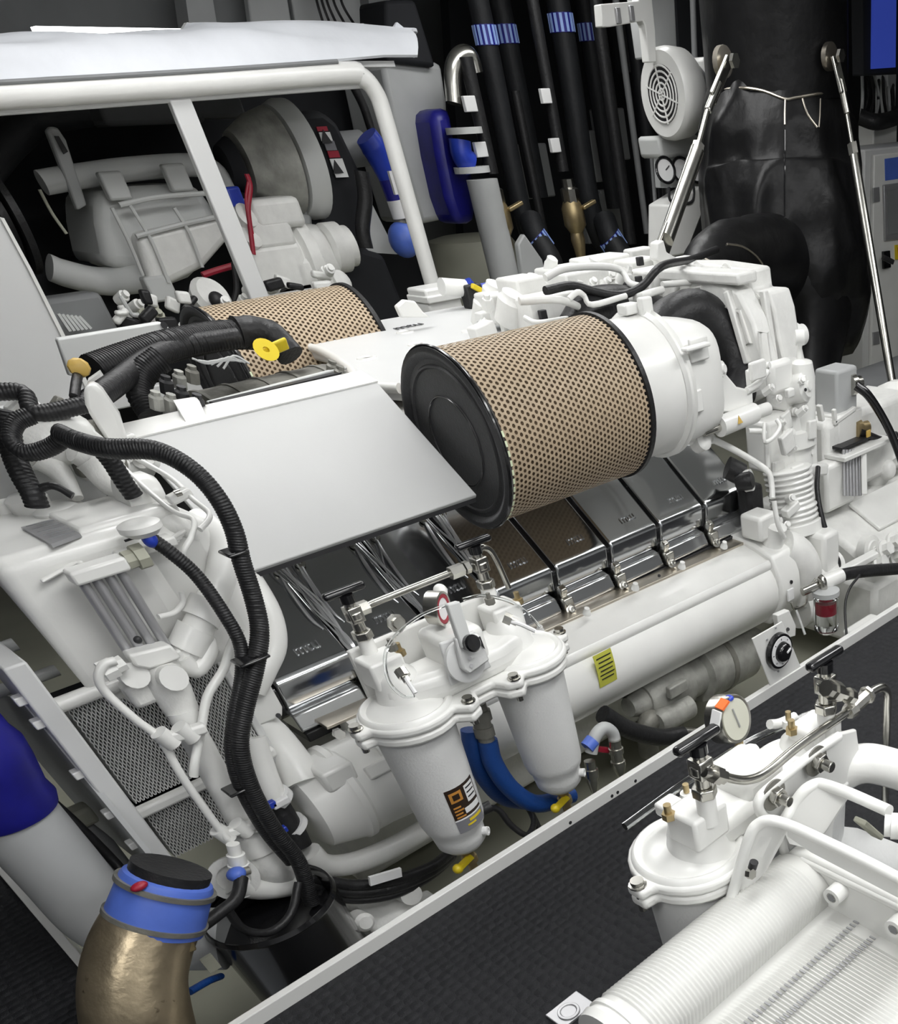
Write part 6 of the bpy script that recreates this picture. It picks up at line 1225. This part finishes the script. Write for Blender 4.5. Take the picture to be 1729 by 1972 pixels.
for pts in (((250, 395), (292, 465), (325, 545)), ((335, 400), (365, 450), (390, 515)), ((215, 400), (250, 470), (275, 530))):
    fp('casting_rib', T([(a, b, 5.71) for a, b in pts], 3.5, n=8), 'scuff')
for pts in (((230, 395), (300, 380), (400, 372)), ((262, 455), (350, 432), (430, 415))): fp('casting_rib', T([(a, b, 5.71) for a, b in pts], 4, n=8), 'scuff')
fp('pipe_strap', PB(220, 358, 5.75, (.1, .05, .1)), 'scuff', .01); fp('pipe_strap', PB(340, 342, 5.75, (.1, .05, .1)), 'scuff', .01)
fp('lower_pipe', T([(95, 515, YE), (130, 528, YE), (200, 542, YE), (285, 535, 5.8)], 22, n=22), 'scuff')
fp('pipe_foot', PB(305, 555, 5.75, (.12, .08, .1)), 'scuff', .01)
ac2 = U(505, 315, y=5.9)
fp('alternator', MB().lathe(ac2, (1, 0, 0), [(-.12, .13), (0, .19), (.1, .215), (.12, .18)], 40), 'dirty')
fp('alternator_rim', MB().lathe(ac2 + V((.12, 0, 0)), (1, 0, 0), [(0, .22), (.05, .24), (.1, .24), (.11, .2)], 40), 'scuff')
fp('alternator_hub', MB().lathe(ac2 + V((-.14, 0, 0)), (-1, 0, 0), [(0, .11), (.06, .08)], 24), 'walldark')
fp('bearing_plate', MB().prism([U(a, b, y=5.85) for a, b in ((520, 240), (545, 235), (560, 270), (600, 385), (605, 450), (595, 470), (570, 430), (560, 380), (550, 290))], (0, .12, 0)), 'paintgrey', .02)
bx = fp('black_cover', MB().prism([U(a, b, y=5.9) for a, b in ((560, 215), (620, 212), (650, 235), (695, 330), (705, 480), (740, 490), (800, 640), (660, 660), (600, 470), (590, 380), (560, 280))], (0, .3, 0)), 'walldark', .03)
for k, (p, q, m) in enumerate((((608, 244), (628, 243), 'red'), ((613, 255), (634, 254), 'paper'), ((622, 272), (642, 271), 'decalgrey'), ((629, 291), (650, 290), 'red'), ((634, 306), (658, 305), 'paper'))):
    h_ = (9, 17, 18, 13, 36)[k]; build('warning_label', MB().prism([U(p[0], p[1], y=5.89), U(q[0], q[1], y=5.89), U(q[0] + h_ * .35, q[1] + h_, y=5.89), U(p[0] + h_ * .35, p[1] + h_, y=5.89)], (0, -.006, 0)), m, bx)
for px, py in ((626, 264), (648, 322)): c_ = U(px, py, y=5.88); build('warning_triangle', MB().prism([c_ + V((-.03, 0, -.025)), c_ + V((.03, 0, -.025)), c_ + V((0, 0, .03))], (0, -.004, 0)), 'ink', bx)
fp('rear_housing', MB().lathe(U(560, 500, y=5.8), (1, 0, 0), [(-.2, .1), (-.15, .15), (0, .17), (.02, .2), (.08, .2), (.09, .15), (.2, .13)], 36), 'cast')
fp('output_flange', MB().lathe(U(625, 480, y=5.75), (1, 0, 0), [(0, .09), (.02, .11), (.1, .11), (.11, .09), (.15, .09)], 26), 'cast')
for px, py, d in ((520, 410, (.26, .2, .12)), (510, 450, (.22, .2, .12)), (525, 520, (.3, .2, .22)), (600, 560, (.2, .2, .3)), (560, 570, (.3, .2, .14)), (640, 580, (.15, .15, .12)), (495, 480, (.16, .16, .16))): fp('casting_block', PB(px, py, 5.72, d), 'cast', .025)
for px, py in ((655, 545), (590, 610), (500, 590), (470, 420), (480, 460)): fp('boss', MB().lathe(U(px, py, y=5.65), (.3, -1, .5), [(-.05, .05), (.03, .05), (.04, .03)], 16), 'cast')
fp('red_cable', T([(475, 335, 5.6), (482, 360, 5.6), (478, 400, 5.6), (482, 440, 5.6), (488, 490, 5.6)], 4.5, n=8), 'red'); fp('red_cable', T([(480, 340, 5.6), (474, 390, 5.6), (486, 450, 5.6)], 3, n=8), 'red')
fp('red_cable', T([(390, 530, 5.65), (420, 520, 5.65), (455, 510, 5.65)], 5, n=8), 'red'); fp('black_cable', T([(450, 505, 5.6), (455, 560, 5.6), (440, 610, 5.6)], 5, n=8), 'rubber')
fp('blue_coupling', PB(455, 390, 5.7, (.07, .05, .12)), 'blue', .01); fp('grille_box', PB(140, 620, 5.7, (.3, .15, .2)), 'midgrey', .02)
for i in range(6): fp('grille_bar', MB().bar(U(112 + 8 * i, 604 + 1 * i, y=5.55), U(135 + 8 * i, 638 - 1 * i, y=5.55), .012, .012), 'scuff')
rn = random.Random(21)
for i in range(60):
    px = rn.uniform(225, 640); py = rn.uniform(565, 640) - max(0, px - 450) * .25; c = U(px, py, y=rn.uniform(5.3, 5.6)); ax = V((rn.uniform(-.5, .5), -1, rn.uniform(0, 1)))
    if i % 2: fp('fitting', MB().lathe(c, ax, [(-.04, .022), (.015, .022), (.016, .014), (.035, .014)], 10), ('cast', 'white', 'beige')[i % 3])
    else: fp('bracket', MB().box(c, (rn.uniform(.03, .1), .04, rn.uniform(.02, .06)), Matrix.Rotation(rn.uniform(-.6, .6), 3, 'Y')), ('cast', 'scuff', 'rubber', 'dirty')[i % 4], .01)
fp('white_cap', MB().lathe(U(408, 572, y=5.5), (.2, -1, .6), [(-.08, .08), (0, .09), (.03, .07), (.031, .03)], 24), 'cast'); fp('dark_centre', MB().ball(U(418, 578, y=5.4), .035), 'ink')
fp('bent_line', T([(232, 570, 5.4), (250, 600, 5.4), (262, 607, 5.4), (310, 600, 5.4)], 4, n=8), 'scuff')
for px, py, w in ((280, 215, .5), (400, 205, .3)): fp('roof_pad', PB(px, py, 6.5, (w, .2, .1)), 'midgrey', .02)
# blue filter and pipes at the right end of the hood
bh = thing('blue_cooling_hose', 'vertical dark blue hose with white bands right of the black cover', 'hose', U(760, 470, y=5.9))
build('bulb', T([(705, 262, 5.9), (720, 285, 5.9), (735, 320, 5.9), (745, 345, 5.9)], [22, 24, 18, 15], n=22), 'blue', bh); build('sleeve', T([(745, 345, 5.9), (760, 385, 5.9)], 15, n=20, sm=0), 'navy', bh)
build('white_band', T([(760, 385, 5.9), (772, 420, 5.9)], 15, n=20, sm=0), 'paper', bh); build('tag', PB(758, 352, 5.78, (.03, .02, .1)), 'paper', bh); build('ball', MB().ball(U(777, 462, y=5.9), .085), 'bluelight', bh); build('neck', T([(770, 420, 5.9), (776, 450, 5.9)], 10, n=16, sm=0), 'grime', bh)
single('black_strap', T([(695, 330, 5.75), (703, 380, 5.75), (698, 440, 5.75), (705, 478, 5.75)], 13, n=16), 'rubber', 'black hose hanging left of the blue hose', 'hose')
single('grey_wall_tray', MB().prism([U(a, b, y=6.05) for a, b in ((675, 345), (690, 340), (760, 480), (800, 492), (690, 485))], (0, .05, 0)), 'scuff', 'pale metal tray edge under the blue hose', 'tray')
single('black_riser', T([(680, 165, 6.2), (700, 205, 6.2), (715, 250, 6.2)], 8, n=12), 'rubber', 'black riser in the top right corner of the hood', 'pipe')
single('grey_air_pipe', T([(655, 290, 6.1), (700, 285, 6.1)], 26, n=20, sm=0), 'midgrey', 'dim grey pipe between the black cover and the blue hose', 'pipe')
